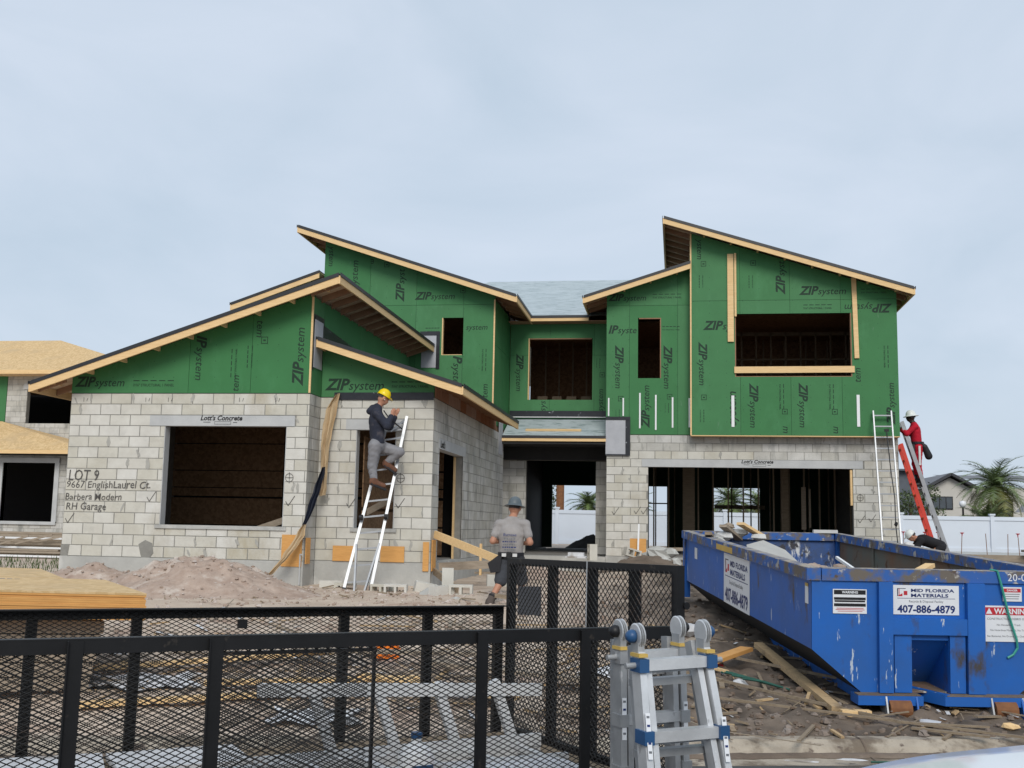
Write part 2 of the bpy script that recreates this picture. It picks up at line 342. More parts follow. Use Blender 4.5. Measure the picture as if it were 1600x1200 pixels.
def make_ground_mat():
    m = MATS['dirt']; t = m.node_tree; n = t.nodes; l = t.links; b = n['Principled BSDF']
    col = b.inputs['Base Color'].links[0].from_socket
    g = n.new('ShaderNodeNewGeometry'); s = n.new('ShaderNodeSeparateXYZ'); l.new(g.outputs['Position'], s.inputs[0])
    nz_ = n.new('ShaderNodeTexNoise'); nz_.inputs['Scale'].default_value = .8; nz_.inputs['Detail'].default_value = 6; l.new(g.outputs['Position'], nz_.inputs['Vector'])
    a = n.new('ShaderNodeMath'); a.operation = 'MULTIPLY_ADD'; a.inputs[1].default_value = 3.0; l.new(nz_.outputs['Fac'], a.inputs[0]); l.new(s.outputs['X'], a.inputs[2])
    q = n.new('ShaderNodeMapRange'); q.inputs['From Min'].default_value = .1; q.inputs['From Max'].default_value = 1.3; l.new(a.outputs[0], q.inputs['Value'])
    n2 = n.new('ShaderNodeTexNoise'); n2.inputs['Scale'].default_value = 2.6; n2.inputs['Detail'].default_value = 9; l.new(g.outputs['Position'], n2.inputs['Vector'])
    r = n.new('ShaderNodeValToRGB'); r.color_ramp.elements[0].position = .3; r.color_ramp.elements[1].position = .72
    r.color_ramp.elements[0].color = (.062, .048, .037, 1); r.color_ramp.elements[1].color = (.22, .172, .132, 1); l.new(n2.outputs['Fac'], r.inputs[0])
    mm = n.new('ShaderNodeMixRGB'); l.new(q.outputs[0], mm.inputs[0]); l.new(col, mm.inputs[1]); l.new(r.outputs[0], mm.inputs[2]); l.new(mm.outputs[0], b.inputs['Base Color'])
make_ground_mat()
ground_patch('ground', -13.0, 9.0, 7.0, 29.6, .11, 'dirt', .02)
g = MB(); Rg = 900
g.add([(-Rg, -40, -1.42), (Rg, -40, -1.42), (Rg, Rg, -1.42), (-Rg, Rg, -1.42)], [(0, 1, 2, 3)])
struct(g.build('terrain', 'mud', fix=False))
g = MB()
for (a, b, c, d, z) in ((-60, -12.9, 12, 80, -.50), (8.9, 60, 14, 80, -.22), (-12.95, 8.95, 29.5, 80, -.16)):
    g.add([(a, c, z), (b, c, z), (b, d, z), (a, d, z)], [(0, 1, 2, 3)])
struct(g.build('lot_ground', 'dirt', fix=False))
g = MB()     # street and kerb, swept along the kerb line
def kp(s, d, z): p = K0+KD*s+KN*d; return (p.x, p.y, z)
g.add([kp(-60, -.34, -1.112), kp(60, -.34, -1.112), kp(60, -14, -1.10), kp(-60, -14, -1.10)], [(0, 1, 2, 3)])
struct(g.build('street', 'asphalt', fix=False))
g = MB(); prof = [(.32, -1.12), (.32, -1.0), (.16, -.985), (.03, -.985), (-.05, -1.03), (-.10, -1.085), (-.36, -1.108), (-.36, -1.2)]
ss = [-40+i*1.0 for i in range(81)]
for s_ in ss:
    for d, z in prof: g.v.append(kp(s_, d, z+.004*noise.noise(Vector((s_*1.3, d, 0)))))
for i in range(len(ss)-1):
    for k in range(len(prof)-1): a = i*len(prof)+k; g.f.append((a, a+1, a+1+len(prof), a+len(prof)))
struct(g.build('kerb', 'kerb'))
b = MB()
for k in range(-8, 9):
    for (d0, z0_), (d1, z1_) in zip(prof[1:6], prof[2:7]): b.add([kp(k*2.4+.9, d0, z0_+.006), kp(k*2.4+.915, d0, z0_+.006), kp(k*2.4+.915, d1, z1_+.006), kp(k*2.4+.9, d1, z1_+.006)], [(0, 1, 2, 3)])
struct(b.build('kerb_joint', 'mud', fix=False))
b = MB(); nn = 260      # wet mud washed into the gutter and over the kerb
for i in range(nn+1):
    s_ = -6+i*.05; a = .02+.09*noise.noise(Vector((s_*1.1, 0, 0)))+.04*noise.noise(Vector((s_*5, 3, 0))); c = -.20+.10*noise.noise(Vector((s_*.8, 7, 0)))+.04*noise.noise(Vector((s_*6, 9, 0)))
    for t in range(7): d = (-.055+min(0, a))*(1-t/6)+c*t/6; b.v.append(kp(s_, d, -1.083+.02*math.sin(math.pi*t/6)+(.012*noise.noise(Vector((s_*9, t, 1))) if 0 < t < 6 else -.006)-.022*max(0, -d-.1)))
for i in range(nn):
    for t in range(6): q = i*7+t; b.f.append((q, q+7, q+8, q+1))
m_ = b.build('gutter_mud', 'mud', smooth=True, fix=False); struct(m_)
# clods and stones scattered over the dirt
def scatter(name, m, count, reg, rmin, rmax, label, cat):
    b = MB(); rd = random.Random(count)
    for i in range(count):
        x, y = reg(rd)
        if kdist(x, y) < .05: continue
        r = rmin+(rmax-rmin)*rd.random()**4
        b.rock((x, y, gheight(x, y)+r*.2), (r, r*rd.uniform(.7, 1.3), r*.7), i)
    o = b.build(name, m, kind='stuff'); tag(o, label, cat)
scatter('dirt_clods', 'clod', 7500, lambda r: (r.uniform(-1.2, 6), 9.6+13*r.random()**1.6), .006, .05, 'dark mud clods scattered over the slope beside the blue dumpster', 'clods')
scatter('sand_clods', 'clodsand', 4200, lambda r: (r.uniform(-12, -1), r.uniform(10.5, 19)), .008, .05, 'pale sandy clods and pebbles scattered in front of the house', 'clods')
# =================================================================== HOUSE
H = thing('house', 'unfinished two storey house of grey blocks and green sheathing panels', 'house', (-3, 26, 0))
CH, BW = .2032, .4064
BLK = {}
def block_mesh(wd, ht):
    k = (round(wd, 2), round(ht, 2))
    if k not in BLK:
        a, c, e = k[0]/2, k[1]/2, .004
        b = MB().add([(-a, .02, -c), (a, .02, -c), (a, .02, c), (-a, .02, c), (-a, e, -c), (a, e, -c), (a, e, c), (-a, e, c), (-a+e, 0, -c+e), (a-e, 0, -c+e), (a-e, 0, c-e), (-a+e, 0, c-e)],
                     [(8,9,10,11), (4,5,9,8), (5,6,10,9), (6,7,11,10), (7,4,8,11), (0,1,5,4), (1,2,6,5), (2,3,7,6), (3,0,4,7)])
        me = b.mesh('block'); me.materials.append(MATS['block']); BLK[k] = me
    return BLK[k]
NB = [0]
def block_wall(ax, pos, u0, u1, courses, holes=(), sign=-1, single=True, shift=0, th=.19, parent=H, seed=0):
    """block wall in plane ax=pos facing sign; mortar core with openings plus a unit for every block"""
    zt = courses*CH; core = MB(); rd = random.Random(seed)
    for (a, b, c, d) in rminus((u0, u1, 0, zt), holes):
        p0, p1 = pos-sign*.006, pos-sign*th; p0, p1 = min(p0, p1), max(p0, p1)
        if ax == 'Y': core.box(a, b, p0, p1, c, d)
        else: core.box(p0, p1, a, b, c, d)
    wall = core.build('block_wall', 'mortar', parent)
    js = MB()
    for i in range(courses):
        u = u0-(BW/2 if (i+shift) % 2 else 0)
        while u < u1-1e-3:
            a, b = max(u, u0), min(u+BW, u1); u += BW
            if b-a < .03: continue
            for (p, q, r, s) in rminus((a+.0065, b-.0065, i*CH+.006, (i+1)*CH-.006), holes):
                if q-p < .03 or s-r < .03: continue
                jit = rd.uniform(-.0025, .0025)
                if single and NB[0] < 300:
                    NB[0] += 1
                    o = bpy.data.objects.new('block', block_mesh(q-p, s-r)); COL.objects.link(o); o.parent = wall
                    if ax == 'Y': o.location = ((p+q)/2, pos+jit, (r+s)/2)
                    else: o.location = (pos+jit, (p+q)/2, (r+s)/2); o.rotation_euler = (0, 0, math.pi/2)
                else:
                    if ax == 'Y': js.box(p, q, pos+jit, pos+.02, r, s)
                    else:
                        if sign > 0: js.box(pos-.02, pos+jit, p, q, r, s)
                        else: js.box(pos+jit, pos+.02, p, q, r, s)
    if js.f: js.build('block', 'blockI', wall, kind='stuff')
    return wall
def lintel(x0, x1, y, z0, z1): return MB().box(x0, x1, y-.012, y+.2, z0, z1).build('lintel', 'lintel', H)
WA, WB = (-9.47, -7.09, .61, 2.438), (-5.95, -5.18, .61, 2.438)
block_wall('Y', 19.34, -11.39, -6.67, 15, [WA, (-9.77, -6.94, 2.438, 2.64)], seed=1)
block_wall('Y', 19.95, -6.67, -4.47, 15, [WB, (-6.15, -4.98, 2.438, 2.64)], seed=2)
GO = (-.72, 4.26, 0, 2.24)
block_wall('Y', 27.96, -1.77, 5.345, 15, [GO, (-.88, 4.50, 2.24, 2.438)], seed=3)
block_wall('X', -6.668, 19.366, 19.95, 15, sign=1, single=False, shift=1, th=.15)
SD = (20.50, 22.86, 0, 2.13)
block_wall('X', -4.468, 19.976, 28.3, 15, [SD, (20.42, 23.1, 2.13, 2.34)], sign=1, single=False, shift=1)
EO = (-4.0, -2.13, 0, 2.46)
block_wall('Y', 29.3, -4.66, -1.77, 15, [EO], single=False)
block_wall('X', -1.772, 27.987, 30.5, 15, sign=-1, single=False)
block_wall('X', -11.392, 19.367, 34, 15, sign=-1, single=False)
block_wall('X', 5.347, 27.987, 38, 15, sign=1, single=False)
lintel(-9.77, -6.94, 19.34, 2.44, 2.635); lintel(-6.15, -4.98, 19.95, 2.44, 2.635); lintel(-.88, 4.5, 27.96, 2.243, 2.436)
MB().box(-4.66, -4.46, 20.42, 23.1, 2.133, 2.335).build('lintel', 'lintel', H)
MB().box(-9.55, -7.02, 19.31, 19.55, .54, .607).build('window_sill', 'cement', H)
MB().box(-6.0, -5.12, 19.92, 20.1, .54, .607).build('window_sill', 'cement', H)
# slab edge / stem wall below the first course
st = MB().box(-11.40, -6.67, 19.325, 38, -1.2, -.003).box(-6.66, -4.46, 19.935, 38, -1.2, -.003).box(-4.45, -1.78, 27.9, 38, -1.2, -.03).box(-1.775, 5.35, 27.945, 38, -1.2, -.003)
st.build('foundation', 'cement', H)
MB().box(-4.2, -2.0, 29.0, 37.9, -.02, -.012).box(-.7, 4.2, 28.1, 37.9, 0, .008).box(-11.2, -4.7, 20.2, 26, 0, .01).build('floor_slab', 'slab', H)
# window reveals rendered smooth
for (x0, x1, z0, z1, y) in ((-9.47, -7.09, .61, 2.438, 19.34), (-5.95, -5.18, .61, 2.438, 19.95)):
    boxes('window_reveal', 'lintel', [(x0, x0+.012, y+.004, y+.2, z0, z1), (x1-.012, x1, y+.004, y+.2, z0, z1)], H)
def smears(y, u0, u1, holes, n, seed):
    b = MB(); rd = random.Random(seed); seen = set()
    for i in range(n):
        c_ = rd.randrange(15); x = u0+BW*(rd.randrange(int((u1-u0)/BW)+1)+(.5 if c_ % 2 else 0)); z = (c_+rd.uniform(.3, .6))*CH
        if rd.random() < .35: x += rd.uniform(-.15, .15)
        w_, h_ = rd.uniform(.022, .055), rd.uniform(.05, .11); tl = rd.uniform(-.04, .04)
        if x-w_ < u0+.03 or x+w_ > u1-.03 or any(h[0]-.1 < x < h[1]+.1 and h[2]-.12 < z < h[3]+.3 for h in holes): continue
        if (c_, round(x, 1)) in seen: continue
        seen.add((c_, round(x, 1)))
        b.prism([(x+w_*rd.uniform(.5, 1.1)*math.cos(a)+tl*math.sin(a), y, z+h_*rd.uniform(.75, 1.1)*math.sin(a)) for a in [k*math.pi/6 for k in range(12)]], (0, .004, 0)); b.v[-24:] = [(p[0], p[1]-.0002*(i % 9), p[2]) for p in b.v[-24:]]
    b.build('mortar_smear', 'mortarlight', H, kind='stuff')
smears(19.3355, -11.39, -6.67, [WA], 62, 1); smears(19.9455, -6.67, -4.47, [WB], 30, 2); smears(27.9555, -1.77, 5.345, [GO], 60, 3)
MB().prism([(-9.85, 19.332, .24), (-9.72, 19.332, .32), (-9.58, 19.332, .26), (-9.55, 19.332, .08), (-9.66, 19.332, -.06), (-9.72, 19.332, -.12), (-9.80, 19.332, .05)], (0, .01, 0)).build('mortar_patch', 'mortar', H)
MB().prism([(-11.39, 19.331, .2), (-11.22, 19.331, .2), (-11.25, 19.331, -.05), (-11.33, 19.331, -.2), (-11.39, 19.331, -.2)], (0, .01, 0)).build('mortar_patch', 'mortar', H)
# handwriting, check marks and crosshair targets on the blocks
for body, x0, x1, z in (('LOT 9', -11.33, -10.72, 1.50), ('9667 EnglishLaurel Ct.', -11.36, -9.68, 1.31), ('Barbera Modern', -11.37, -10.24, 1.10), ('RH Garage', -11.34, -10.54, .90)):
    me = plain(body, .003, .08)
    me = me.copy()
    for v in me.vertices:
        q = Vector((v.co.x*9, v.co.y*9, len(body))); v.co.x += .005*noise.noise(q*1.3); v.co.y += .012*noise.noise(q+Vector((5, 2, 1)))
    put_text(me, 'charcoal', H, ((x0+x1)/2, 19.333, z), x1-x0, (1, 0, .008), (0, 0, 1), 'handwriting', 1.25 if body == 'LOT 9' else 1.05)
def strokes(pts, y, wd=.012, m='charcoal'):
    b = MB()
    for i in range(len(pts)-1): b.beam((pts[i][0], y, pts[i][1]), (pts[i+1][0], y, pts[i+1][1]), .002, wd, (0, 0, 1) if abs(pts[i+1][0]-pts[i][0]) > abs(pts[i+1][1]-pts[i][1]) else (1, 0, 0))
    return b.build('chalk_mark', m, H)
for x, z, y in ((-9.67, 1.11, 19.333), (-6.98, 1.07, 19.333), (-11.27, .69, 19.333), (-6.02, 1.06, 19.943), (-5.08, 1.07, 19.943), (-1.55, 1.11, 27.953), (-1.0, 1.14, 27.953), (-.82, 1.14, 27.953), (4.42, 1.01, 27.953), (4.68, 1.04, 27.953)):
    strokes([(x-.07, z), (x-.02, z-.08), (x+.1, z+.1)], y)
for x, z, y in ((-7.0, 1.5, 19.333), (-5.07, 1.54, 19.943), (4.42, 1.54, 27.953)):
    c = [(x+.075*math.cos(a*math.pi/8), z+.075*math.sin(a*math.pi/8)) for a in range(17)]
    strokes(c, y, .009); strokes([(x-.07, z), (x+.07, z)], y, .009); strokes([(x, z-.1), (x, z+.1)], y, .009)
for x, z, r in ((-11.1, 2.93, 10), (-9.85, 2.93, 16), (-9.4, 2.93, 0), (-8.0, 2.93, 8), (-7.3, 2.93, 4)):
    strokes([(x-.03, z-.04), (x-.03, z+.04)], 19.333, .008); strokes([(x+.03, z-.03), (x+.05, z+.03)], 19.333, .008)
for (x0, x1, z, y) in ((-8.79, -7.93, 2.545, 19.325), (1.56, 2.38, 2.35, 27.945)):   # maker's stamp on the precast lintels
    put_text(plain("Lott's Concrete", .03, .25), 'inkblack', H, ((x0+x1)/2, y, z+.045), (x1-x0)*.95, (1, 0, 0), (0, 0, 1), 'stamp')
    MB().box(x0+.30, x0+.62, y-.001, y, z-.075, z-.07).box(x0+.30, x0+.62, y-.001, y, z-.025, z-.02).box(x0+.30, x0+.305, y-.001, y, z-.075, z-.02).box(x0+.615, x0+.62, y-.001, y, z-.075, z-.02).box(x0+.08, x0+.22, y-.001, y, z-.04, z-.03).box(x0+.66, x0+.74, y-.001, y, z-.045, z-.035).build('stamp', 'inkblack', H)
put_text(plain("Lott's", .03, .2), 'inkblack', H, (-4.453, 20.75, 2.23), .42, (0, 1, 0), (0, 0, 1), 'stamp')
# ---- green sheathing
def sheath(ax, pos, u0, u1, z0, top, zs=(), us=(), holes=(), sign=-1, core=True):
    zmax = max(top[0][1], top[1][1]); zc = [z0]+[z for z in zs if z0 < z < zmax]+[zmax]; uc = [u0]+[u for u in us if u0 < u < u1]+[u1]
    def solid(b, rc, t0, t1):
        for r in rminus(rc, holes):
            pl = clip_top([(r[0], r[2]), (r[1], r[2]), (r[1], r[3]), (r[0], r[3])], top)
            if len(pl) >= 3: b.prism([P3(ax, pos-sign*t0, u, z) for u, z in pl], P3(ax, -sign*(t1-t0), 0, 0) if ax == 'X' else (0, -sign*(t1-t0), 0))
    for i in range(len(uc)-1):
        for j in range(len(zc)-1):
            rc = (uc[i]+.0035, uc[i+1]-.0035, zc[j]+.0035, zc[j+1]-.0035); ps = rminus(rc, holes)
            for q in (ps if len(ps) == 2 and ps[0][:2] == ps[1][:2] else [rc]):
                b = MB(); solid(b, q, 0, .012)
                if b.f: b.build('sheathing_panel', 'zip', H)
    if core:
        b = MB(); solid(b, (u0+.004, u1-.004, z0+.004, zmax), .0125, .10)
        if b.f: b.build('wall_frame', 'zipdark', H)
lineA = ((-11.95, 3.16), (-6.07, 5.12)); 
sheath('Y', 19.33, -11.39, -6.67, 3.052, lineA, us=(-9.05, -7.83, -6.61))
sheath('X', -6.665, 19.345, 26.7, 3.052, ((19.3, 4.87), (26.8, 4.87)), zs=(), us=(19.96, 22.4, 24.8), sign=1)
lineB = ((-6.57, 4.06), (-3.86, 3.16))
sheath('Y', 19.94, -6.66, -4.47, 3.052, lineB)
DW = (-5.85, -5.30, 4.92, 5.87)
lineD = ((-9.55, 8.10), (-3.92, 6.225))
sheath('Y', 26.74, -8.98, -4.50, 3.3, lineD, zs=(6.20,), us=(-7.75, -6.53, -5.31), holes=[DW])
sheath('X', -4.498, 26.755, 29.28, 3.2, ((26, 6.32), (30, 6.32)), zs=(5.2,), us=(27.9,), sign=1)
sheath('Y', 26.76, -11.1, -8.99, 4.0, ((-11.29, 6.12), (-8.9, 6.95)))
EW = (-3.99, -2.25, 4.09, 5.77)
sheath('Y', 29.29, -4.49, -1.79, 3.56, ((-5, 6.25), (0, 6.25)), zs=(5.3,), us=(-3.4, -2.2), holes=[EW])
FW1 = (-.985, -.40, 4.49, 6.05)
lineF1 = ((-2.334, 6.47), (.33, 7.33))
sheath('Y', 27.94, -1.79, .33, 3.052, lineF1, zs=(6.37,), us=(-1.2, .02), holes=[FW1])
sheath('X', -1.785, 27.955, 29.28, 3.052, ((27, 6.5), (30, 6.5)), sign=-1)
FW2 = (1.43, 4.25, 4.48, 6.07)
lineF2 = ((-.312, 8.38), (5.645, 6.49))
sheath('Y', 27.64, .34, 5.335, 3.02, lineF2, zs=(6.41,), us=(1.56, 2.78, 4.0), holes=[FW2])
sheath('X', 5.33, 27.655, 38, 3.02, ((27, 6.5), (39, 6.5)), sign=1, holes=[(28.35, 28.8, 4.4, 5.55)], us=(30.1, 32.5, 35))
sheath('X', .345, 27.655, 33, 6.0, ((27, 8.1), (34, 8.1)), sign=-1)
sheath('X', -8.985, 26.755, 33, 5.0, ((26, 7.8), (34, 7.8)), sign=-1)
MB().box(.34, 5.335, 27.66, 27.96, 3.0, 3.018).build('overhang_underside', 'osb', H)
MB().box(.335, 5.34, 27.632, 27.66, 3.0, 3.02).build('wall_trim', 'wood', H)
# raw panel edges showing at the corners
e = lambda x, y, z0, z1, n='wall_trim': MB().box(x-.018, x+.018, y-.006, y+.02, z0, z1).build(n, 'wood', H)
e(-6.683, 19.322, 3.06, 4.86); e(-4.513, 26.732, 3.4, 6.32); e(.345, 27.632, 3.02, 8.15)
# printed lettering on the panels
ZW = dict(A=19.327, B=19.937, D=26.737, E=29.287, F=27.937, G=27.637)
def zipmesh(s):
    k = 0
    while k < len(s) and s[k].isupper(): k += 1
    ps = []
    if k: ps.append((s[:k], 1.15, .04, .26))
    if k < len(s): ps.append((s[k:], .95, .004, .22))
    return text_mesh(ps, ('zip', s))
PR = [('A','ZIPsystem',-10.83,3.25,1.01,0),('A','IPsystem',-8.85,3.72,0.85,-90),('A','tem',-7.70,4.26,0.32,-90),('A','tem',-8.11,3.24,0.30,90),('A','ZIPsystem',-6.90,3.73,1.10,90),('B','ZIPsystem',-6.02,3.27,1.15,0),('D','ystem',-8.84,7.52,0.54,-90),('D','system',-8.13,7.03,0.72,90),('D','m',-7.72,7.36,0.13,-90),('D','ZIPsyst',-6.94,6.72,0.87,90),('D','ZIPsystem',-6.06,6.42,1.04,0),('D','system',-4.96,5.59,0.55,0),('D','Psystem',-5.45,4.45,0.90,-90),('D','stem',-4.71,3.97,0.43,90),('E','ZIPsystem',-4.24,4.84,1.03,-90),('E','sys',-3.53,3.92,0.29,90),('E','system',-1.99,4.08,0.60,90),('F','ZIPsystem',-1.27,6.57,0.98,0),('F','IPsyste',-1.38,5.73,0.72,0),('F','ZIPsystem',-1.48,4.79,1.12,-90),('F','ZIPsystem',-0.25,4.78,1.12,-90),('F','ZIPsystem',-0.77,3.76,1.09,90),('G','ystem',0.54,7.75,0.53,-90),('G','ZIPsyst',2.58,6.98,0.87,90),('G','ZIPsystem',3.57,6.62,1.14,0),('G','ZIPsystem',4.66,6.20,1.13,-180),('G','ZIPsy',1.0,5.76,0.71,0),('G','ZIPsystem',0.62,4.82,1.10,-90),('G','ZIPsystem',1.86,3.77,1.11,-90),('G','ZIPsystem',3.05,3.78,1.11,-90),('G','system',1.40,3.69,0.85,90),('G','tem',4.38,4.52,0.35,90),('G','ZIPsystem',5.15,3.81,1.03,90),('G','m',2.63,3.17,0.17,-90),('G','m',3.83,3.17,0.17,-90)]
for wl, s, u, z, wd, r in PR:
    a = math.radians(r); put_text(zipmesh(s), 'print', H, (u, ZW[wl], z), wd, (math.cos(a), 0, math.sin(a)), (-math.sin(a), 0, math.cos(a)), 'panel_print')
SP = [('A',-9.74,3.25,0.82,0),('A',-8.18,3.62,0.54,90),('A',-7.87,3.74,0.42,90),('B',-4.94,3.30,0.71,0),('D',-6.09,5.57,0.36,0),('D',-4.75,4.79,0.56,-90),('E',-2.09,5.08,0.26,-90),('F',-0.25,6.62,0.73,0),('F',-0.15,5.78,0.44,0),('F',-1.49,3.56,0.25,-90),('F',-0.25,3.73,0.24,-90),('G',3.45,6.24,0.69,0),('G',0.60,6.91,0.33,90),('G',1.83,6.89,0.33,90),('G',0.62,3.50,0.32,-90),('G',2.56,3.98,0.64,-90),('G',3.75,3.98,0.63,-90),('G',5.06,4.97,0.55,-90),('G',4.80,6.62,0.61,0)]
sm = plain('7/16" STRUCTURAL 1 PANEL', .012)
for wl, u, z, wd, r in SP:
    a = math.radians(r); v = Vector((-math.sin(a), 0, math.cos(a)))
    c = Vector((u, ZW[wl], z)); put_text(sm, 'print', H, c-v*.045, wd, (math.cos(a), 0, math.sin(a)), v, 'panel_print', 1.1)
    b = MB(); uu = Vector((math.cos(a), 0, math.sin(a)))
    for k in range(5): p = c+v*.04+uu*wd*(-.5+k*.21); b.beam(p, p+uu*wd*.15, .001, .016, v)
    b.build('panel_print', 'print', H)
for wl, u, z in (('F', -1.48, 3.9), ('F', -.25, 3.95), ('G', .6, 3.9), ('G', 2.56, 3.55), ('G', 3.75, 3.55), ('G', .6, 7.3), ('G', 1.83, 7.3), ('D', -5.4, 6.5), ('D', -7.4, 7.2), ('A', -7.66, 3.98), ('E', -2.05, 4.7)):
    y = ZW[wl]; b = MB()
    for (x0, x1, z0, z1) in ((0, .13, 0, .012), (0, .13, .12, .132), (0, .012, 0, .13), (.118, .13, 0, .13), (.04, .09, .05, .08)): b.box(u+x0, u+x1, y-.001, y, z+z0, z+z1)
    b.build('panel_print', 'print', H)
# ---- roofs
def roof(x0, z0, x1, z1, y0, y1, wy, wx=None, hi=1, back=True, deck='soffit', top='felt', side=(1, 1), rafts=0, looks=True):
    """mono-slope deck along x from (x0,z0) to (x1,z1) (finished top), front edge y0, back y1; wy: wall plane behind the front overhang"""
    k = (z1-z0)/(x1-x0); T = .05
    MB().prism([(x0, y0, z0-T), (x1, y0, z1-T), (x1, y0, z1-T+.02), (x0, y0, z0-T+.02)], (0, y1-y0, 0)).build('roof_deck', deck, H)
    MB().prism([(x0-.005, y0-.02, z0-T+.024), (x1+.005, y0-.02, z1-T+.024), (x1+.005, y0-.02, z1-.004), (x0-.005, y0-.02, z0-.004)], (0, y1-y0, 0)).build('roof_felt', top, H)
    hh = .145
    MB().prism([(x0, y0-.04, z0-.052-hh), (x1, y0-.04, z1-.052-hh), (x1, y0-.04, z1-.052), (x0, y0-.04, z0-.052)], (0, .038, 0)).build('barge_board', 'wood', H)
    MB().prism([(x0-.012, y0-.055, z0-.066), (x1+.012, y0-.055, z1-.066), (x1+.012, y0-.055, z1+.004), (x0-.012, y0-.055, z0+.004)], (0, .012, 0)).build('drip_edge', 'drip', H)
    for sgn, x, z, on_ in ((-1, x0, z0, side[0]), (1, x1, z1, side[1])):
        if not on_: continue
        a, b = (x-.038, x-.001) if sgn < 0 else (x+.001, x+.038)
        MB().box(a, b, y0-.038, y1, z-.052-hh, z-.052).build('fascia_board', 'wood', H)
        a, b = (x-.052, x-.040) if sgn < 0 else (x+.040, x+.052)
        MB().box(a, b, y0-.05, y1, z-.066, z+.004).build('drip_edge', 'drip', H)
    if looks:
        n = max(2, int(abs(x1-x0)/.61))
        for i in range(n):
            x = x0+(x1-x0)*(i+.5)/n; z = z0+k*(x-x0)-T-.001
            MB().box(x-.02, x+.02, y0, wy+.02, z-.088, z-.008).build('lookout', 'wood', H)
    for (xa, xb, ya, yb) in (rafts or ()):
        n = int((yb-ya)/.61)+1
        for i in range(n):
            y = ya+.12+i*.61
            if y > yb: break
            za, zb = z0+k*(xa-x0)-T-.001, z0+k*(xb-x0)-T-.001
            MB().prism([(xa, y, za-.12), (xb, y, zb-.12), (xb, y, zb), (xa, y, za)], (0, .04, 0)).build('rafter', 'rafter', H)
roof(-11.95, 3.22, -6.07, 5.196, 18.9, 26.72, 19.34, rafts=[(-6.66, -6.08, 19.0, 26.7), (-11.94, -11.4, 19.0, 26.7)])
roof(-6.60, 4.13, -3.87, 3.243, 19.5, 26.55, 19.95, side=(1, 1), rafts=[(-4.46, -3.88, 19.6, 26.5)])
roof(-9.55, 8.228, -3.92, 6.353, 26.3, 29.9, 26.74, rafts=[(-9.54, -8.99, 26.4, 29.8), (-4.49, -3.93, 26.4, 29.6)])
MB().prism([(-9.55, 29.9, 8.178), (-4.6, 29.9, 6.53), (-4.6, 29.9, 6.575), (-9.55, 29.9, 8.225)], (0, 4, 0)).build('roof_deck', 'felt', H)
roof(-11.29, 6.252, -8.99, 7.06, 26.4, 33, 26.76, side=(1, 0))
roof(-2.334, 6.554, .33, 7.409, 27.5, 29.9, 27.94, side=(1, 0), rafts=[(-2.33, -1.80, 27.6, 29.6)])
MB().prism([(-1.8, 29.9, 6.68), (.33, 29.9, 7.36), (.33, 29.9, 7.40), (-1.8, 29.9, 6.72)], (0, 4, 0)).build('roof_deck', 'felt', H)
roof(-.312, 8.50, 5.645, 6.609, 27.2, 34, 27.64, rafts=[(-.30, .33, 27.3, 33.5), (5.35, 5.64, 27.3, 33.5)])
# main roof over the recessed middle, pale underlayment
rt = MB(); yb_, zb_ = 37.9, 9.31; ye, ze = 28.9, 6.31
rt.add([(-4.6, ye, ze), (-1.6, ye, ze), (1.2, yb_, zb_), (-6.6, yb_, zb_), (-8.0, 31, 7.0), (2.6, 31, 7.0)], [(0, 1, 2, 3), (0, 3, 4), (1, 5, 2)])
rt.add([(-6.6, yb_, zb_), (1.2, yb_, zb_), (3.4, 46, 6.6), (-9.5, 46, 6.6)], [(0, 1, 2, 3)])
rt.build('main_roof', 'underlay', H, fix=False)
MB().box(-3.9, -2.33, ye-.04, ye-.002, 6.165, 6.262).build('fascia_board', 'wood', H)
MB().box(-3.92, -2.31, ye-.055, ye-.042, 6.25, 6.318).build('drip_edge', 'drip', H)
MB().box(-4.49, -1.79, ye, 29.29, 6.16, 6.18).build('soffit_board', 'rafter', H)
# porch roof
pr_ = MB(); pr_.prism([(-4.46, 27.96, 3.0), (-4.46, 29.27, 3.56), (-4.46, 29.27, 3.53), (-4.46, 27.96, 2.97)], (2.67, 0, 0)); pr_.build('porch_roof', 'underlay', H)
MB().box(-4.62, -1.785, 27.90, 27.94, 2.865, 2.955).build('fascia_board', 'wood', H)
MB().box(-4.63, -1.785, 27.885, 27.898, 2.945, 3.012).build('drip_edge', 'drip', H)
MB().beam((-3.9, 28.35, 3.19), (-2.45, 28.35, 3.19), .09, .04, (0, -.4, 1)).build('roof_batten', 'wood', H)
MB().box(-4.6, -1.79, 27.95, 29.28, 2.80, 2.85).build('porch_ceiling', 'undercoatshade', H); MB().box(-4.6, -1.79, 29.1, 29.29, 2.46, 2.799).build('porch_beam', 'undercoatshade', H)  # near-black colour puts the porch shade into the ceiling and concrete beam
MB().box(-4.47, -1.79, 29.262, 29.286, 3.615, 3.79).build('flashing_tape', 'tape', H)
MB().prism([(-4.4, 29.18, 3.60), (-4.4, 29.26, 3.60), (-4.4, 29.26, 3.63)], (2.6, 0, 0)).build('flashing_strip', 'white', H)
MB().box(-1.79, -1.27, 27.915, 27.935, 2.55, 3.47).build('flashing_sheet', 'papergrey', H)
MB().box(-1.29, -1.17, 27.908, 27.914, 2.53, 3.48).box(-1.79, -1.17, 27.900, 27.907, 3.42, 3.50).box(-1.79, -1.17, 27.900, 27.907, 2.51, 2.55).build('flashing_tape', 'tape', H)
MB().box(-4.462, -4.452, 27.45, 28.05, 2.5, 3.5).build('flashing_sheet', 'papergrey', H)
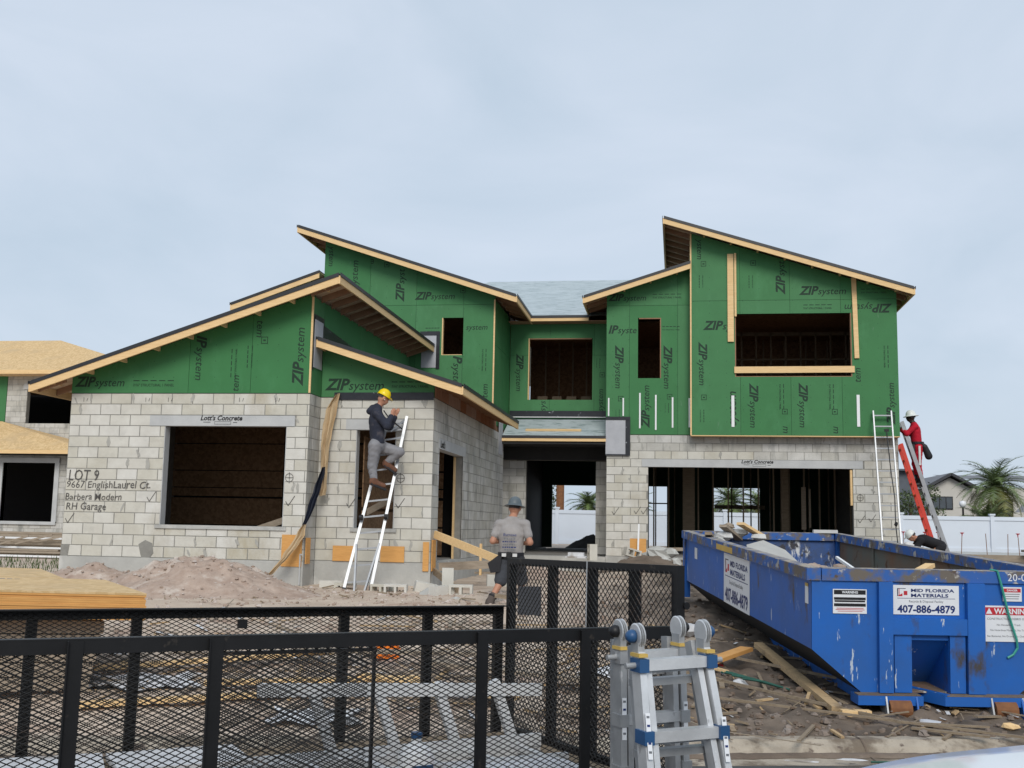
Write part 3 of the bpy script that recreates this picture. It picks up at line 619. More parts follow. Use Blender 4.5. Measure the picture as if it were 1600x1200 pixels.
# flashing on wall B, on the inner corner and by the upper window
MB().box(-6.40, -4.48, 19.925, 19.938, 3.0, 3.14).build('flashing_tape', 'tape', H)
MB().box(-6.655, -6.648, 19.40, 19.87, 3.55, 4.45).build('flashing_sheet', 'papergrey', H)
MB().box(-6.662, -6.656, 19.36, 19.95, 4.40, 4.55).box(-6.662, -6.656, 19.34, 19.42, 3.5, 4.5).build('flashing_tape', 'tape', H)
MB().prism([(-6.655, 19.9, 4.16), (-6.655, 24.5, 4.16), (-6.655, 19.9, 4.42)], (.006, 0, 0)).build('flashing_tape', 'tape', H)
MB().box(-6.36, -5.98, 26.722, 26.734, 4.60, 5.45).build('flashing_sheet', 'papergrey', H)
MB().box(-5.98, -5.89, 26.716, 26.735, 4.57, 5.5).box(-6.40, -5.89, 26.710, 26.721, 5.42, 5.52).build('flashing_tape', 'tape', H)
# plywood frieze on the side wall above the blocks
fz = MB(); y = 19.96
while y < 26.9: fz.box(-4.468, -4.455, y, min(y+.59, 26.95), 3.052, 3.42); y += .61
fz.build('frieze_panel', 'osbred', H)
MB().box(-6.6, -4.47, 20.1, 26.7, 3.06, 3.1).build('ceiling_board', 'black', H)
# window bucks
def buck(x0, x1, z0, z1, y, sides='LRTB', m='wood'):
    t = .026
    if 'L' in sides: MB().box(x0, x0+t, y+.001, y+.12, z0, z1).build('window_buck', m, H)
    if 'R' in sides: MB().box(x1-t, x1, y+.001, y+.12, z0, z1).build('window_buck', m, H)
    if 'T' in sides: MB().box(x0+t, x1-t, y+.001, y+.12, z1-t, z1).build('window_buck', m, H)
    if 'B' in sides: MB().box(x0+t, x1-t, y+.001, y+.12, z0, z0+t*.6).build('window_buck', m, H)
buck(*DW, 26.742, 'LB'); buck(*EW, 29.292, 'L'); buck(*EW, 29.292, 'T', 'rafter'); buck(*FW1, 27.942, 'TR', 'rafter'); buck(*FW2, 27.642, 'LRB', 'rafter')
# boards nailed around the big upper window, pale strips on the sheathing
for p, q, a in (((1.33, 27.61, 7.6), (1.33, 27.61, 5.36), .15), ((1.45, 27.615, 7.62), (1.45, 27.615, 6.0), .05), ((4.32, 27.61, 6.95), (4.36, 27.61, 4.93), .11)):
    MB().beam(p, q, .04, a, (1, 0, 0)).build('nailed_board', 'wood', H)
MB().beam((1.41, 27.62, 4.65), (4.30, 27.62, 4.66), .04, .16).build('nailed_board', 'wood', H)
for x, za, zb, y, wd in ((-1.72, 3.52, 3.98, 27.93, .035), (-1.35, 3.52, 3.98, 27.93, .035), (-.93, 3.21, 4.11, 27.93, .04), (-.53, 3.17, 4.06, 27.93, .04), (-.11, 3.23, 4.0, 27.93, .04), (.31, 3.24, 3.98, 27.93, .04), (1.37, 3.23, 4.01, 27.63, .07), (4.37, 3.25, 4.03, 27.63, .07)):
    MB().box(x-wd/2, x+wd/2, y-.008, y+.008, za, zb).build('strap_strip', 'white', H)
# interior: floors, partitions, studs, rear wall with openings
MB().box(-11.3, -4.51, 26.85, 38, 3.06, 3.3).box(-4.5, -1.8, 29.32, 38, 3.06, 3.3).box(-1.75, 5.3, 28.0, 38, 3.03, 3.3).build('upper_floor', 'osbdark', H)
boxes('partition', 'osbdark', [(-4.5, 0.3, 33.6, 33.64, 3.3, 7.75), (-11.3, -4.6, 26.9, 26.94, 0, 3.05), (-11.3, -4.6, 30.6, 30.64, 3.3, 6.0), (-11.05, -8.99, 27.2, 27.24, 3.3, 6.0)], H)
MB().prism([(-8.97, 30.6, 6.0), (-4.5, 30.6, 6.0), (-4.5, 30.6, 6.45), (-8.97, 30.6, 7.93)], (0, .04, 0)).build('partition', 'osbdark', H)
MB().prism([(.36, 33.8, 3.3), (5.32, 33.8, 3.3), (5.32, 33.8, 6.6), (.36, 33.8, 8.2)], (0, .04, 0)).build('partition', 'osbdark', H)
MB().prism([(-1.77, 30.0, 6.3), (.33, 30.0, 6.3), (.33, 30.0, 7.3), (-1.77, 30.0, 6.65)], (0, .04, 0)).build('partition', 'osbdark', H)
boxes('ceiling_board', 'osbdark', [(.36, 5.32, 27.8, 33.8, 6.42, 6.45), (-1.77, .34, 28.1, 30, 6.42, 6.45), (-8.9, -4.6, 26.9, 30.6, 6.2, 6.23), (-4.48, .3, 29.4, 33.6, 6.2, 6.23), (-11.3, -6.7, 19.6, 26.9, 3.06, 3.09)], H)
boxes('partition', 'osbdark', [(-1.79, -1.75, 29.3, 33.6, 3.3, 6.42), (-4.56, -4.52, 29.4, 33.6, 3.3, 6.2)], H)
RO = [(-4.27, -2.75, 0, 2.13), (-.95, -.34, .02, 2.13), (1.22, 2.75, .64, 2.11)]
b = MB()
for (x0, x1, z0, z1) in rminus((-11.3, 5.3, 0, 3.06), RO): b.box(x0, x1, 38, 38.15, z0, z1)
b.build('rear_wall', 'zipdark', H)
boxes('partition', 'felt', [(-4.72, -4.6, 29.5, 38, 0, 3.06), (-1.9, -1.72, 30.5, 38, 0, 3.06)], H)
b = MB()
for yy, xs, z0, z1 in ((32.0, [-1.5+.42*i for i in range(16)], 0, 3.03), (36.5, [-1.3+.61*i for i in range(11)], 0, 3.03), (31.6, [1.0+.41*i for i in range(11)], 3.3, 6.3), (32.9, [.7+.61*i for i in range(8)], 3.3, 6.3), (32.5, [-3.9+.41*i for i in range(6)], 3.3, 6.6)):
    for x in xs:
        if RO[0][0] < x < RO[0][1] and z1 < 3.1: continue
        b.box(x-.02, x+.02, yy, yy+.09, z0, z1)
b.box(1.2, 2.8, 36.5, 36.59, 1.38, 1.5).box(-1.0, -.3, 36.5, 36.55, 1.5, 1.54).box(1.0, 5.2, 31.6, 31.69, 5.5, 5.54).box(1.0, 5.2, 31.6, 31.69, 6.2, 6.3).box(2.3, 3.5, 31.6, 31.69, 5.1, 5.14)
b.box(.2, .5, 32, 32.2, 0, 3).box(2.9, 3.1, 31.9, 32.2, 0, 3)
b.build('interior_studs', 'woodold', H, kind='stuff')
b = MB()
for i in range(5): b.box(-4.0+i*.42, -3.72+i*.42, 31.5, 31.7, 4.1+.0*i, 4.45)
b.box(-4.1, -1.9, 31.2, 31.24, 3.95, 4.0).build('stored_boards', 'woodold', H)
MB().box(3.35, 3.47, 31.0, 31.04, .75, 1.9).box(3.55, 3.60, 31.0, 31.04, .8, 1.85).build('pale_board', 'woodgrey', H)
MB().box(4.20, 4.25, 27.99, 28.1, 1.35, 2.22).build('door_stop', 'wood', H)
MB().box(4.9, 5.2, 28.7, 28.78, 4.3, 5.6).box(4.98, 5.06, 28.2, 28.28, 4.48, 5.35).build('inner_jamb', 'wood', H)
# rooms behind the ground floor windows
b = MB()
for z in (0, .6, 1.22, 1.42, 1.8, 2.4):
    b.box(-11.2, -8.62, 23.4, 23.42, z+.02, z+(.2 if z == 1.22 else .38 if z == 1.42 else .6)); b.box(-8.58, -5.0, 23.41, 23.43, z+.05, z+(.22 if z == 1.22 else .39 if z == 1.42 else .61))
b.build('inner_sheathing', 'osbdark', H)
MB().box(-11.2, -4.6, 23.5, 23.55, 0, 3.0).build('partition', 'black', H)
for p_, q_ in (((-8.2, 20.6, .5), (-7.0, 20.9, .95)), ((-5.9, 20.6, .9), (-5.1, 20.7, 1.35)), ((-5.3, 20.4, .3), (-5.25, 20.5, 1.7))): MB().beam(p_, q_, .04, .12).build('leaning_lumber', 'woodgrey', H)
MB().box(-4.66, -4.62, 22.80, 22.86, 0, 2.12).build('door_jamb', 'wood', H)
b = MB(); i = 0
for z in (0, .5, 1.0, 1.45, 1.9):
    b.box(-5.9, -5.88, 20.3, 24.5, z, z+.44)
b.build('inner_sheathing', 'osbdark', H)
# plywood offcuts over the vents at the foot of the wall
for n, (x0, x1, y, z0, z1) in enumerate(((-7.08, -6.70, 19.31, -.10, .47), (-6.31, -5.91, 19.91, 0, .28), (-5.40, -4.95, 19.91, .0, .29), (-4.60, -4.49, 19.91, -.15, .38))):
    MB().box(x0, x1, y, y+.018, z0, z1).build('vent_cover', 'plyorange', H)
MB().box(-6.655, -6.64, 19.38, 19.62, -.05, .42).build('vent_cover', 'plyorange', H)
MB().box(-4.455, -4.44, 19.98, 20.3, -.15, .42).build('vent_cover', 'plyorange', H)
MB().tube([(-6.71, 19.27, .12), (-6.71, 19.27, -.42)], .014, 8).tube([(-6.71, 19.27, .12), (-6.66, 19.24, .12)], .014, 8).build('pipe_stub', 'lintel', H)
# =================================================================== EXPANDED METAL
def expanded(u0, u1, h0, h1, y, lwd=.0555, swd=.026, wd=.0056, th=.004):
    b = MB(); n = int((u1-u0)/(lwd/2)); rows = int((h1-h0)/(swd/2))
    V = []; F = []
    for j in range(rows):
        zc = h0+(j+.5)*swd/2
        for i in range(n):
            up = (i+j) % 2 == 0
            xa, xb = u0+i*lwd/2, u0+(i+1)*lwd/2
            za, zb = (zc-swd/4, zc+swd/4) if up else (zc+swd/4, zc-swd/4)
            o = len(V)
            for (x, z) in ((xa, za), (xb, zb)):
                V += [(x, y, z-wd/2), (x, y-th, z), (x, y, z+wd/2), (x, y+th, z)]
            for k in range(4): F.append((o+k, o+(k+1) % 4, o+4+(k+1) % 4, o+4+k))
    b.v = V; b.f = F
    return b
# =================================================================== TRAILER
def rotm(yaw, p, r):
    Rz = Matrix.Rotation(yaw, 3, 'Z'); Ry = Matrix.Rotation(-p, 3, 'Y'); Rx = Matrix.Rotation(r, 3, 'X'); return Rz @ Ry @ Rx
T = thing('utility_trailer', 'black utility trailer with expanded metal mesh sides and raised ramp gate', 'trailer', (-2.5939, 4.5742, .1739), world=False)
T.rotation_euler = rotm(.6358, -.0093, -.013).to_euler()
TW, TE, TS, DK = 2.0944, 3.20, -2.4, -.90
for wv, yin in ((0, 1), (TW, -1)):
    # top rail: angle iron (vertical leg outside, flange on top)
    y0, y1 = (-.004, .064) if yin > 0 else (TW-.064, TW+.004)
    MB().box(TS, TE, y0, y1, -.004, .004).build('top_rail', 'blackmetal', T)
    yy = (-.004, .003) if yin > 0 else (TW-.003, TW+.004)
    MB().box(TS, TE, yy[0], yy[1], -.062, -.0045).build('rail_leg', 'blackmetal', T)
    for u in ([-1.9, -1.2, -.6, 0, .61, 1.98, 2.605, TE-.03] if yin < 0 else [-1.9, -1.2, -.6, 0, .61, 1.98, 2.605]):
        if yin > 0:
            MB().box(u-.033, u+.033, -.012, -.005, DK-.08, -.0045).build('post', 'blackmetal', T)
            MB().box(u-.036, u-.030, -.030, -.0125, DK-.08, -.0045).build('post_flange', 'blackmetal', T)
        else: MB().box(u-.032, u+.032, TW+.005, TW+.055, DK-.08, -.0045).build('post', 'blackmetal', T)
    MB().box(TS, TE, wv-.04, wv+.04, DK-.12, DK-.02).build('frame_rail', 'blackmetal', T)
    expanded(TS, TE-.02, DK, -.008, .012 if yin > 0 else TW-.012).build('mesh_panel', 'meshmetal', T, kind='stuff', fix=False)
MB().box(1.24, 1.30, TW-.02, TW+.01, -.13, -.075).build('stake_pocket', 'blackmetal', T)
for i in range(12): MB().box(TS, TE, .06+i*.165, .06+i*.165+.155, DK-.02, DK+.015).build('deck_plank', 'woodold', T)
# ramp gate standing upright at the tail
GH = .347
for y in (.02, TW-.03): MB().box(TE+.02, TE+.07, y-.03, y+.03, DK, GH).build('gate_post', 'blackmetal', T)
MB().box(TE+.02, TE+.07, .05, TW-.06, GH-.05, GH).build('gate_rail', 'blackmetal', T); MB().box(TE+.02, TE+.07, .05, TW-.06, DK, DK+.05).build('gate_rail', 'blackmetal', T)
for y in (.46, .95, 1.46): MB().box(TE+.03, TE+.065, y-.045, y+.045, DK+.05, GH-.05).build('gate_bar', 'blackmetal', T)
gm = expanded(0, TW-.08, DK, GH-.02, 0, .050, .0475, .0058, .004); gm.v = [(TE+.012+p[1], .04+p[0], p[2]) for p in gm.v]
gm.build('gate_mesh', 'meshmetal', T, kind='stuff', fix=False)
MB().tube([(TE+.005, .95, GH+.002), (TE+.002, .95, .0), (TE+.004, .955, DK+.2)], .004, 6).build('tie_wire', 'aluw', T)
MB().tube([(TE+.08, -.02, .12), (TE+.08, .1, .12)], .022, 8).build('gate_latch', 'blackmetal', T)
for wy in (-.16, TW+.16):
    MB().lathe([(.0, -.1), (.20, -.1), (.34, -.09), (.36, -.05), (.36, .05), (.34, .09), (.20, .1), (0, .1)], (-1.7, wy, -.94), (0, 1, 0), 24).build('wheel', 'tyre', T, smooth=True)
    MB().lathe([(0, -.115), (.17, -.11), (.19, -.09)], (-1.7, wy, -.94), (0, 1, 0), 20).build('rim', 'alug', T)
MB().beam((-1.7, -.1, -.98), (-1.7, TW+.1, -.98), .07, .07).build('axle', 'blackmetal', T)
MB().beam((TS, .5, DK-.07), (TS-1.1, TW/2, DK-.07), .08, .1).build('tongue', 'blackmetal', T); MB().beam((TS, TW-.5, DK-.07), (TS-1.1, TW/2, DK-.07), .08, .1).build('tongue', 'blackmetal', T)
TM = Matrix.Translation(Vector((-2.5939, 4.5742, .1739))) @ rotm(.6358, -.0093, -.013).to_4x4()
def tw(u, w_, h): return TM @ Vector((u, w_, h))
def local_thing(name, label, cat, p, group=None):
    o = thing(name, label, cat, p, group, world=False); o.rotation_euler = rotm(.6358, -.0093, -.013).to_euler(); return o
# things carried in the trailer
o = local_thing('mesh_divider', 'black expanded metal panel standing inside the trailer', 'panel', tw(.80, .72, DK+.02))
expanded(0, .86, 0, .72, 0).build('mesh', 'meshmetal', o, kind='stuff', fix=False)
boxes('edge_bar', 'blackmetal', [(-.02, 0, -.012, .012, 0, .74), (.86, .875, -.012, .012, 0, .74), (0, .86, -.012, .012, .72, .74), (0, .86, -.012, .012, -.015, 0)], o)
o = local_thing('folded_ladder', 'white aluminium ladder lying on its side in the trailer bed', 'ladder', tw(1.15, 1.2, DK+.03))
for h, dz in ((.05, .03), (.46, -.07)): MB().beam((0, 0, h), (1.85, -.02, h+dz), .05, .075).build('rail', 'alubright', o)
for x in (.32, .72, 1.12, 1.52): MB().beam((x, 0, .46), (x+.14, -.02, .07), .045, .06, (1, 0, 0)).build('rung', 'alubright', o)
o = local_thing('ladder_section', 'second pale ladder section lying flat beneath the folded ladder', 'ladder', tw(.9, .78, DK+.02))
for y in (0, .36): MB().beam((0, y, .03), (2.1, y+.05, .03), .05, .07).build('rail', 'alubright', o)
for x in (.2, .55, .9, 1.25, 1.6, 1.95): MB().beam((x, 0, .04), (x, .38, .04), .045, .04).build('rung', 'alubright', o)
for n, (u, w_, a, b_, lb) in enumerate(((-1.0, 1.25, 1.35, .75, 'white foam sheet at the left end of the trailer bed'), (.45, 1.42, .75, .5, 'small white foam sheet in the middle of the trailer bed'), (2.2, .25, .75, .55, 'white foam sheet beside the trailer tail gate'))):
    o = MB().box(0, a, 0, b_, 0, .04).build('foam_sheet', 'trash'); o.location = tw(u, w_, DK+.02); o.rotation_euler = (0, 0, .6358+.1*(n-1)); tag(o, lb, 'sheet', 'foam sheets in the trailer')
o = local_thing('jug', 'white plastic jug with blue cap beside the trailer ladder', 'jug', tw(1.88, .58, DK+.02))
MB().lathe([(0, 0), (.085, 0), (.1, .03), (.1, .17), (.06, .22), (.028, .24), (.028, .26)], (0, 0, 0)).build('bottle', 'white', o, smooth=True)
MB().lathe([(.032, .26), (.032, .29), (0, .29)], (0, 0, 0)).build('cap', 'bluetrim', o); MB().box(-.06, .06, -.104, -.1, .06, .13).build('paper_label', 'bluetrim', o)
o = thing('orange_tool', 'bright orange power saw with black grip on the ground behind the trailer', 'tool', (-3.12, 11.85, -.74), world=False); o.rotation_euler = (0, 0, .4)
MB().box(-.10, .08, -.06, .06, 0, .13).build('housing', 'orange', o); MB().lathe([(0, -.035), (.085, -.035), (.085, .035), (0, .035)], (.08, 0, .07), (0, 1, 0), 18).build('blade_guard', 'orange', o)
MB().tube([(-.06, 0, .13), (-.02, 0, .19), (.06, 0, .17), (.08, 0, .12)], .02, 8).build('grip', 'inkblack', o); MB().box(-.19, -.102, -.04, .04, .02, .12).build('battery', 'inkblack', o)
o = MB().rock((0, 0, .05), (.14, .07, .05), 5).build('red_glove', 'red'); o.location = tw(2.02, .45, DK+.02); tag(o, 'crumpled red glove on the trailer deck beside the white jug', 'glove')
# =================================================================== LUMBER AND SHEET STACK BEHIND THE TRAILER
PS = thing('plywood_stack', 'stack of new plywood sheets lying behind the trailer', 'plywood', (-4.80, 9.56, -.86), world=False)
PS.rotation_euler = (math.radians(2.2), 0, math.radians(127))
z = .89
for i in range(13):      # sheets from the top down; local x along the right edge
    j = random.uniform(-.012, .012)
    MB().box(j, 2.44+j, j, 2.6+j, z-.0175, z).build('sheet', 'osb' if i == 0 else 'plyorange', PS)
    MB().box(2.47+j, 4.91+j, .42+j, 3.0+j, z-.0175, z).build('sheet', 'osb' if i == 0 else 'plyorange', PS); z -= .0185
for x in (.25, 1.2, 2.1, 2.9, 4.4):
    for k in range(5): MB().box(x, x+.14, .3+.02*k, 2.5, z-.02-.125*(k+1), z-.02-.125*k-.01).build('crib_timber', 'woodgrey', PS)
b = MB()
for k in range(11): b.box(2.0, 2.03+.02*(k % 3), .9+k*.07, .95+k*.07, .8902, .891)
b.build('stamp', 'inkblue', PS)
def board(name, label, p, q, a, b_, m='wood', group=None, up=(0, 0, 1), cat='board'):
    p, q = Vector(p), Vector(q); o = MB().beam(p, q, a, b_, up).build(name, m); tag(o, label, cat, group); return o
def gz(x, y, dz=0): return (x, y, gheight(x, y, False)+dz)
LB = 'lumber lying behind the trailer'
rd = random.Random(4)
for i, (x, y, ln, an, m, txt) in enumerate(((-3.9, 9.6, 2.6, .5, 'wood', 'longest yellow board on the ground behind the trailer'), (-3.4, 10.3, 2.0, .35, 'wood', 'yellow board lying crosswise behind the trailer mesh'), (-4.6, 10.9, 2.4, .62, 'wood', 'yellow board farthest left behind the trailer mesh'), (-2.2, 10.2, 1.7, -.35, 'wood', 'yellow board slanting behind the middle of the trailer'), (-1.6, 10.9, 2.0, -.3, 'woodgrey', 'grey weathered board behind the middle of the trailer'), (-2.8, 11.5, 2.3, .15, 'woodgrey', 'grey board half buried in sand behind the trailer'))):
    d = Vector((math.cos(an), math.sin(an), 0))*ln/2; c = Vector((x, y, 0))
    board('loose_board', txt, gz(*(c-d)[:2], .05+.02*i), gz(*(c+d)[:2], .06+.02*i), .14, .04, m, LB)
for i, (x, y, a, b_, r, txt) in enumerate(((-5.0, 10.0, 1.0, .6, .4, 'white torn plastic sheet left of the yellow boards'), (-3.0, 9.2, .7, .5, .2, 'white plastic sheet under the yellow boards'), (-.7, 11.6, .55, .35, -.3, 'white plastic sheet seen through the ramp gate'))):
    g2 = MB(); nn = 8
    for j in range(nn+1):
        for k in range(nn+1):
            u, v = (j/nn-.5)*a*(1+.15*math.sin(k)), (k/nn-.5)*b_*(1+.2*math.cos(j*1.7)); xx, yy = x+u*math.cos(r)-v*math.sin(r), y+u*math.sin(r)+v*math.cos(r)
            g2.v.append((xx, yy, gheight(xx, yy)+.04+.03*noise.noise(Vector((xx*6, yy*6, i)))))
    for j in range(nn):
        for k in range(nn): q = j*(nn+1)+k; g2.f.append((q, q+1, q+nn+2, q+nn+1))
    tag(g2.build('plastic_sheet', 'trash', smooth=True), txt, 'plastic', 'plastic sheets on the ground')
# =================================================================== DUMPSTER
DM = Matrix.Translation(Vector((1.211, 10.6943, .3622))) @ Matrix.Rotation(.1652, 4, 'Z') @ Matrix.Rotation(.0464, 4, 'X')
D = thing('dumpster', 'blue roll-off dumpster with paint splashes and company signs', 'dumpster', world=False)
D.matrix_world = DM
WD, LD = 2.44, 6.80
# cross profile: vertical upper side, tapered lower side
def side(s): return [(0, -.02), (.03, -.12), (.03, -.745), (.49, -1.13)] if s == 0 else [(WD, -.02), (WD-.03, -.12), (WD-.03, -.745), (WD-.49, -1.13)]
for s in (0, 1):
    p = side(s); sg = 1 if s == 0 else -1
    MB().add([(p[1][0], 0, p[1][1]), (p[2][0], 0, p[2][1]), (p[2][0], LD, p[2][1]), (p[1][0], LD, p[1][1])], [(0, 1, 2, 3)]).build('side_panel', 'blue', D, fix=False)
    MB().add([(p[2][0], 0, p[2][1]), (p[3][0], 0, p[3][1]), (p[3][0], LD, p[3][1]), (p[2][0], LD, p[2][1])], [(0, 1, 2, 3)]).build('lower_side', 'undercoatshade', D, fix=False)
    q = [(x+sg*.02, z) for x, z in p]
    MB().add([(q[1][0], .03, q[1][1]), (q[2][0], .03, q[2][1]), (q[2][0], LD-.03, q[2][1]), (q[1][0], LD-.03, q[1][1])], [(0, 1, 2, 3)]).build('inner_side', 'rust', D, fix=False)
    MB().add([(q[2][0], .03, q[2][1]), (q[3][0], .03, q[3][1]), (q[3][0], LD-.03, q[3][1]), (q[2][0], LD-.03, q[2][1])], [(0, 1, 2, 3)]).build('inner_slope', 'rust', D, fix=False)
    x0, x1 = (-.02, .11) if s == 0 else (WD-.11, WD+.02)
    MB().box(x0, x1, -.02, LD+.02, -.11, 0).build('rim', 'bluerim', D)
    MB().box(x0+.02, x1-.02, LD-.14, LD, -1.0, -.111).build('end_post', 'blue', D)
    xx = .10 if s == 0 else WD-.16
    MB().box(.50 if s == 0 else WD-.62, .62 if s == 0 else WD-.50, -.03, LD, -1.22, -1.135).build('skid_rail', 'blue', D)
    for y in (1.7, 3.4, 5.1): MB().box(q[1][0]+sg*.001-.02, q[1][0]+sg*.001+.02, y, y+.07, -.74, -.111).build('inner_rib', 'rust', D)
pf = [(.03, -.1), (.03, -.745), (.49, -1.13), (WD-.49, -1.13), (WD-.03, -.745), (WD-.03, -.1)]
# end wall with the pocket opening
OP = (.952, 1.305, -1.10, -.644)
b = MB(); b.prism([(.03, 0, -.1), (.03, 0, -.745), (.49, 0, -1.13), (OP[0], 0, -1.13), (OP[0], 0, -.1)], (0, .02, 0)); b.build('end_wall', 'blue', D)
b = MB(); b.prism([(OP[1], 0, -.1), (OP[1], 0, -1.13), (WD-.49, 0, -1.13), (WD-.03, 0, -.745), (WD-.03, 0, -.1)], (0, .02, 0)); b.build('end_wall', 'blue', D)
MB().box(OP[0]+.001, OP[1]-.001, 0, .02, OP[3], -.1).build('end_wall', 'blue', D)
MB().add([(OP[0], .02, OP[3]), (OP[1], .02, OP[3]), (OP[1], .55, -1.12), (OP[0], .55, -1.12)], [(0, 1, 2, 3)]).add([(OP[0], .02, OP[3]), (OP[0], .55, -1.12), (OP[0], .02, -1.12)], [(0, 1, 2)]).add([(OP[1], .02, OP[3]), (OP[1], .55, -1.12), (OP[1], .02, -1.12)], [(0, 1, 2)]).build('hook_pocket', 'blue', D, fix=False)
MB().prism([(.05, .03, -.1), (.05, .03, -.64), (WD-.05, .03, -.64), (WD-.05, .03, -.1)], (0, .005, 0)).build('inner_front', 'rust', D)
MB().prism([(.05, LD-.03, -.1), (.05, LD-.03, -.745), (.51, LD-.03, -1.12), (WD-.51, LD-.03, -1.12), (WD-.05, LD-.03, -.745), (WD-.05, LD-.03, -.1)], (0, .03, 0)).build('inner_end', 'blueworn', D)
boxes('rim_dust', 'rimdust', [(-.012, .104, -.012, LD+.012, .0006, .005), (WD-.104, WD+.012, -.012, LD+.012, .0006, .005), (.13, WD-.13, -.012, .094, .0, .005), (.13, WD-.13, LD-.074, LD+.012, .0, .005)], D)
MB().box(.12, WD-.12, -.02, .10, -.11, -.001).build('rim', 'bluerim', D); MB().box(.12, WD-.12, LD-.08, LD+.02, -.11, -.001).build('rim', 'bluerim', D)
MB().box(.5, WD-.5, .05, LD, -1.133, -1.12).build('floor', 'rust', D)
for x0, x1 in ((.64, .77), (1.465, 1.627)): MB().box(x0, x1, -.06, -.001, -1.12, -.112).build('rib', 'blue', D)
MB().box(.772, 1.463, -.055, -.001, -.59, -.442).build('cross_bar', 'blue', D)
for x0, x1 in ((.79, .95), (1.307, 1.45)): MB().box(x0, x1, -.03, -.001, -1.12, -.592).build('pocket_frame', 'blue', D)
for x0, x1 in ((.42, 1.02), (1.22, WD-.42)): MB().box(x0, x1, -.12, .1, -1.22, -1.135).build('base_beam', 'blue', D)
for x0, x1 in ((.42, 1.0), (1.24, 2.0)): MB().box(x0, x1, -.118, -.002, -1.134, -1.126).build('mud_ledge', 'mud', D)
MB().beam((1.0, .3, -1.16), (1.25, -.1, -1.17), .07, .1).build('hook_bar', 'blue', D)
for x, lean in ((.75, 0), (1.72, .25)):
    MB().lathe([(0, -.1), (.085, -.1), (.085, .1), (0, .1)], (x+.05, -.10, -1.255), (1, 0, 0), 18).build('roller', 'rollerrust', D, smooth=False)
    for k in (-.13, .15):
        MB().prism([(x+.05+k, -.2, -1.36), (x+.05+k, -.02, -1.36), (x+.05+k, .1, -1.14), (x+.05+k, -.12, -1.14)], (.015, 0, 0)).build('roller_bracket', 'alug' if k < 0 else 'blue', D)
# signs
def board_sign(x0, x1, z0, z1, y=-.006): return MB().box(x0, x1, y-.002, y, z0, z1).build('sign_board', 'sign', D)
fu, fv = (1, 0, 0), (0, 0, 1)
def company_sign(c, u, v, nrm, wd, ht, worn=0):
    c, u, v, nrm = Vector(c), Vector(u), Vector(v), Vector(nrm)
    def R_(a0, a1, b0, b1, m, nm, o=.001):
        pts = [c+u*a0*wd+v*b0*ht+nrm*o, c+u*a1*wd+v*b0*ht+nrm*o, c+u*a1*wd+v*b1*ht+nrm*o, c+u*a0*wd+v*b1*ht+nrm*o]; return MB().prism(pts, nrm*.0008).build(nm, m, D)
    R_(-.5, .5, -.5, .5, 'sign', 'sign_board', 0)
    lt = lambda body, a, b_, w_, m, bold=0.02, sq=1: put_text(plain(body, bold), m, D, c+u*a*wd+v*b_*ht+nrm*.0025, w_*wd, u, v, 'lettering', sq)
    R_(-.34, -.285, .16, .30, 'red', 'logo'); R_(-.44, -.425, .12, .38, 'ink', 'logo'); R_(-.415, -.405, .12, .38, 'red', 'logo'); R_(-.44, -.31, .37, .39, 'ink', 'logo')
    pts = [c+u*a*wd+v*b_*ht+nrm*.001 for a, b_ in ((-.44, .12), (-.36, .12), (-.36, .22))]; MB().prism(pts, nrm*.0008).build('logo', 'red', D)
    lt('MID FLORIDA', .10, .325, .66, 'inkblue', .03, .62*wd/ht/2.28); lt('MATERIALS', .055, .155, .57, 'inkblue', .03, .62*wd/ht/2.28)
    R_(-.44, .44, .045, .06, 'inkblue', 'rule'); lt('Recycle & Disposal Facility', 0, -.06, .52, 'inkgrey', 0); lt('407-886-4879', 0, -.31, .88, 'inkblue', .03)
company_sign((1.097, -.008, -.275), (1, 0, 0), (0, 0, 1), (0, -1, 0), .615, .27)
company_sign((.027, 3.19, -.44), (0, -1, 0), (0, 0, 1), (-1, 0, 0), 1.42, .62)
MB().box(.225, .541, -.009, -.006, -.411, -.187).build('sign_board', 'sign', D)
boxes('warning_bar', 'inkblack', [(.235, .531, -.0115, -.0095, -.235, -.195), (.235, .531, -.0115, -.0095, -.285, -.262), (.24, .525, -.0115, -.0095, -.305, -.29), (.235, .531, -.0115, -.0095, -.345, -.318)], D)
put_text(plain('WARNING', .03), 'sign', D, (.383, -.0125, -.215), .15, fu, fv)
boxes('small_print', 'red', [(.26, .51, -.0105, -.0095, -.365, -.36), (.25, .52, -.0105, -.0095, -.378, -.373), (.27, .50, -.0105, -.0095, -.392, -.388)], D)
MB().box(1.632, 2.10, -.009, -.006, -.645, -.315).build('sign_board', 'sign', D); MB().box(1.645, 2.088, -.0105, -.0095, -.40, -.33).build('warning_band', 'red', D)
put_text(plain('WARNING', .03), 'sign', D, (1.90, -.012, -.365), .34, fu, fv)
MB().prism([(1.655, -.0115, -.39), (1.715, -.0115, -.39), (1.685, -.0115, -.337)], (0, .0008, 0)).build('warning_triangle', 'sign', D)
for tx, z, w_ in (('CONSTRUCTION DEBRIS ONLY', -.435, .40), ('No Household Trash', -.49, .22), ('No Hazardous Materials, No Tires', -.54, .34), ('No Batteries, No Drums, No Chemicals', -.595, .40)): put_text(plain(tx), 'inkgrey', D, (1.866, -.0105, z), w_, fu, fv)
MB().box(1.815, 1.995, -.009, -.006, -.274, -.142).build('sign_board', 'sign', D); MB().box(1.825, 1.985, -.0105, -.0095, -.19, -.155).build('danger_band', 'red', D)
put_text(plain('DANGER', .03), 'sign', D, (1.905, -.012, -.172), .1, fu, fv)
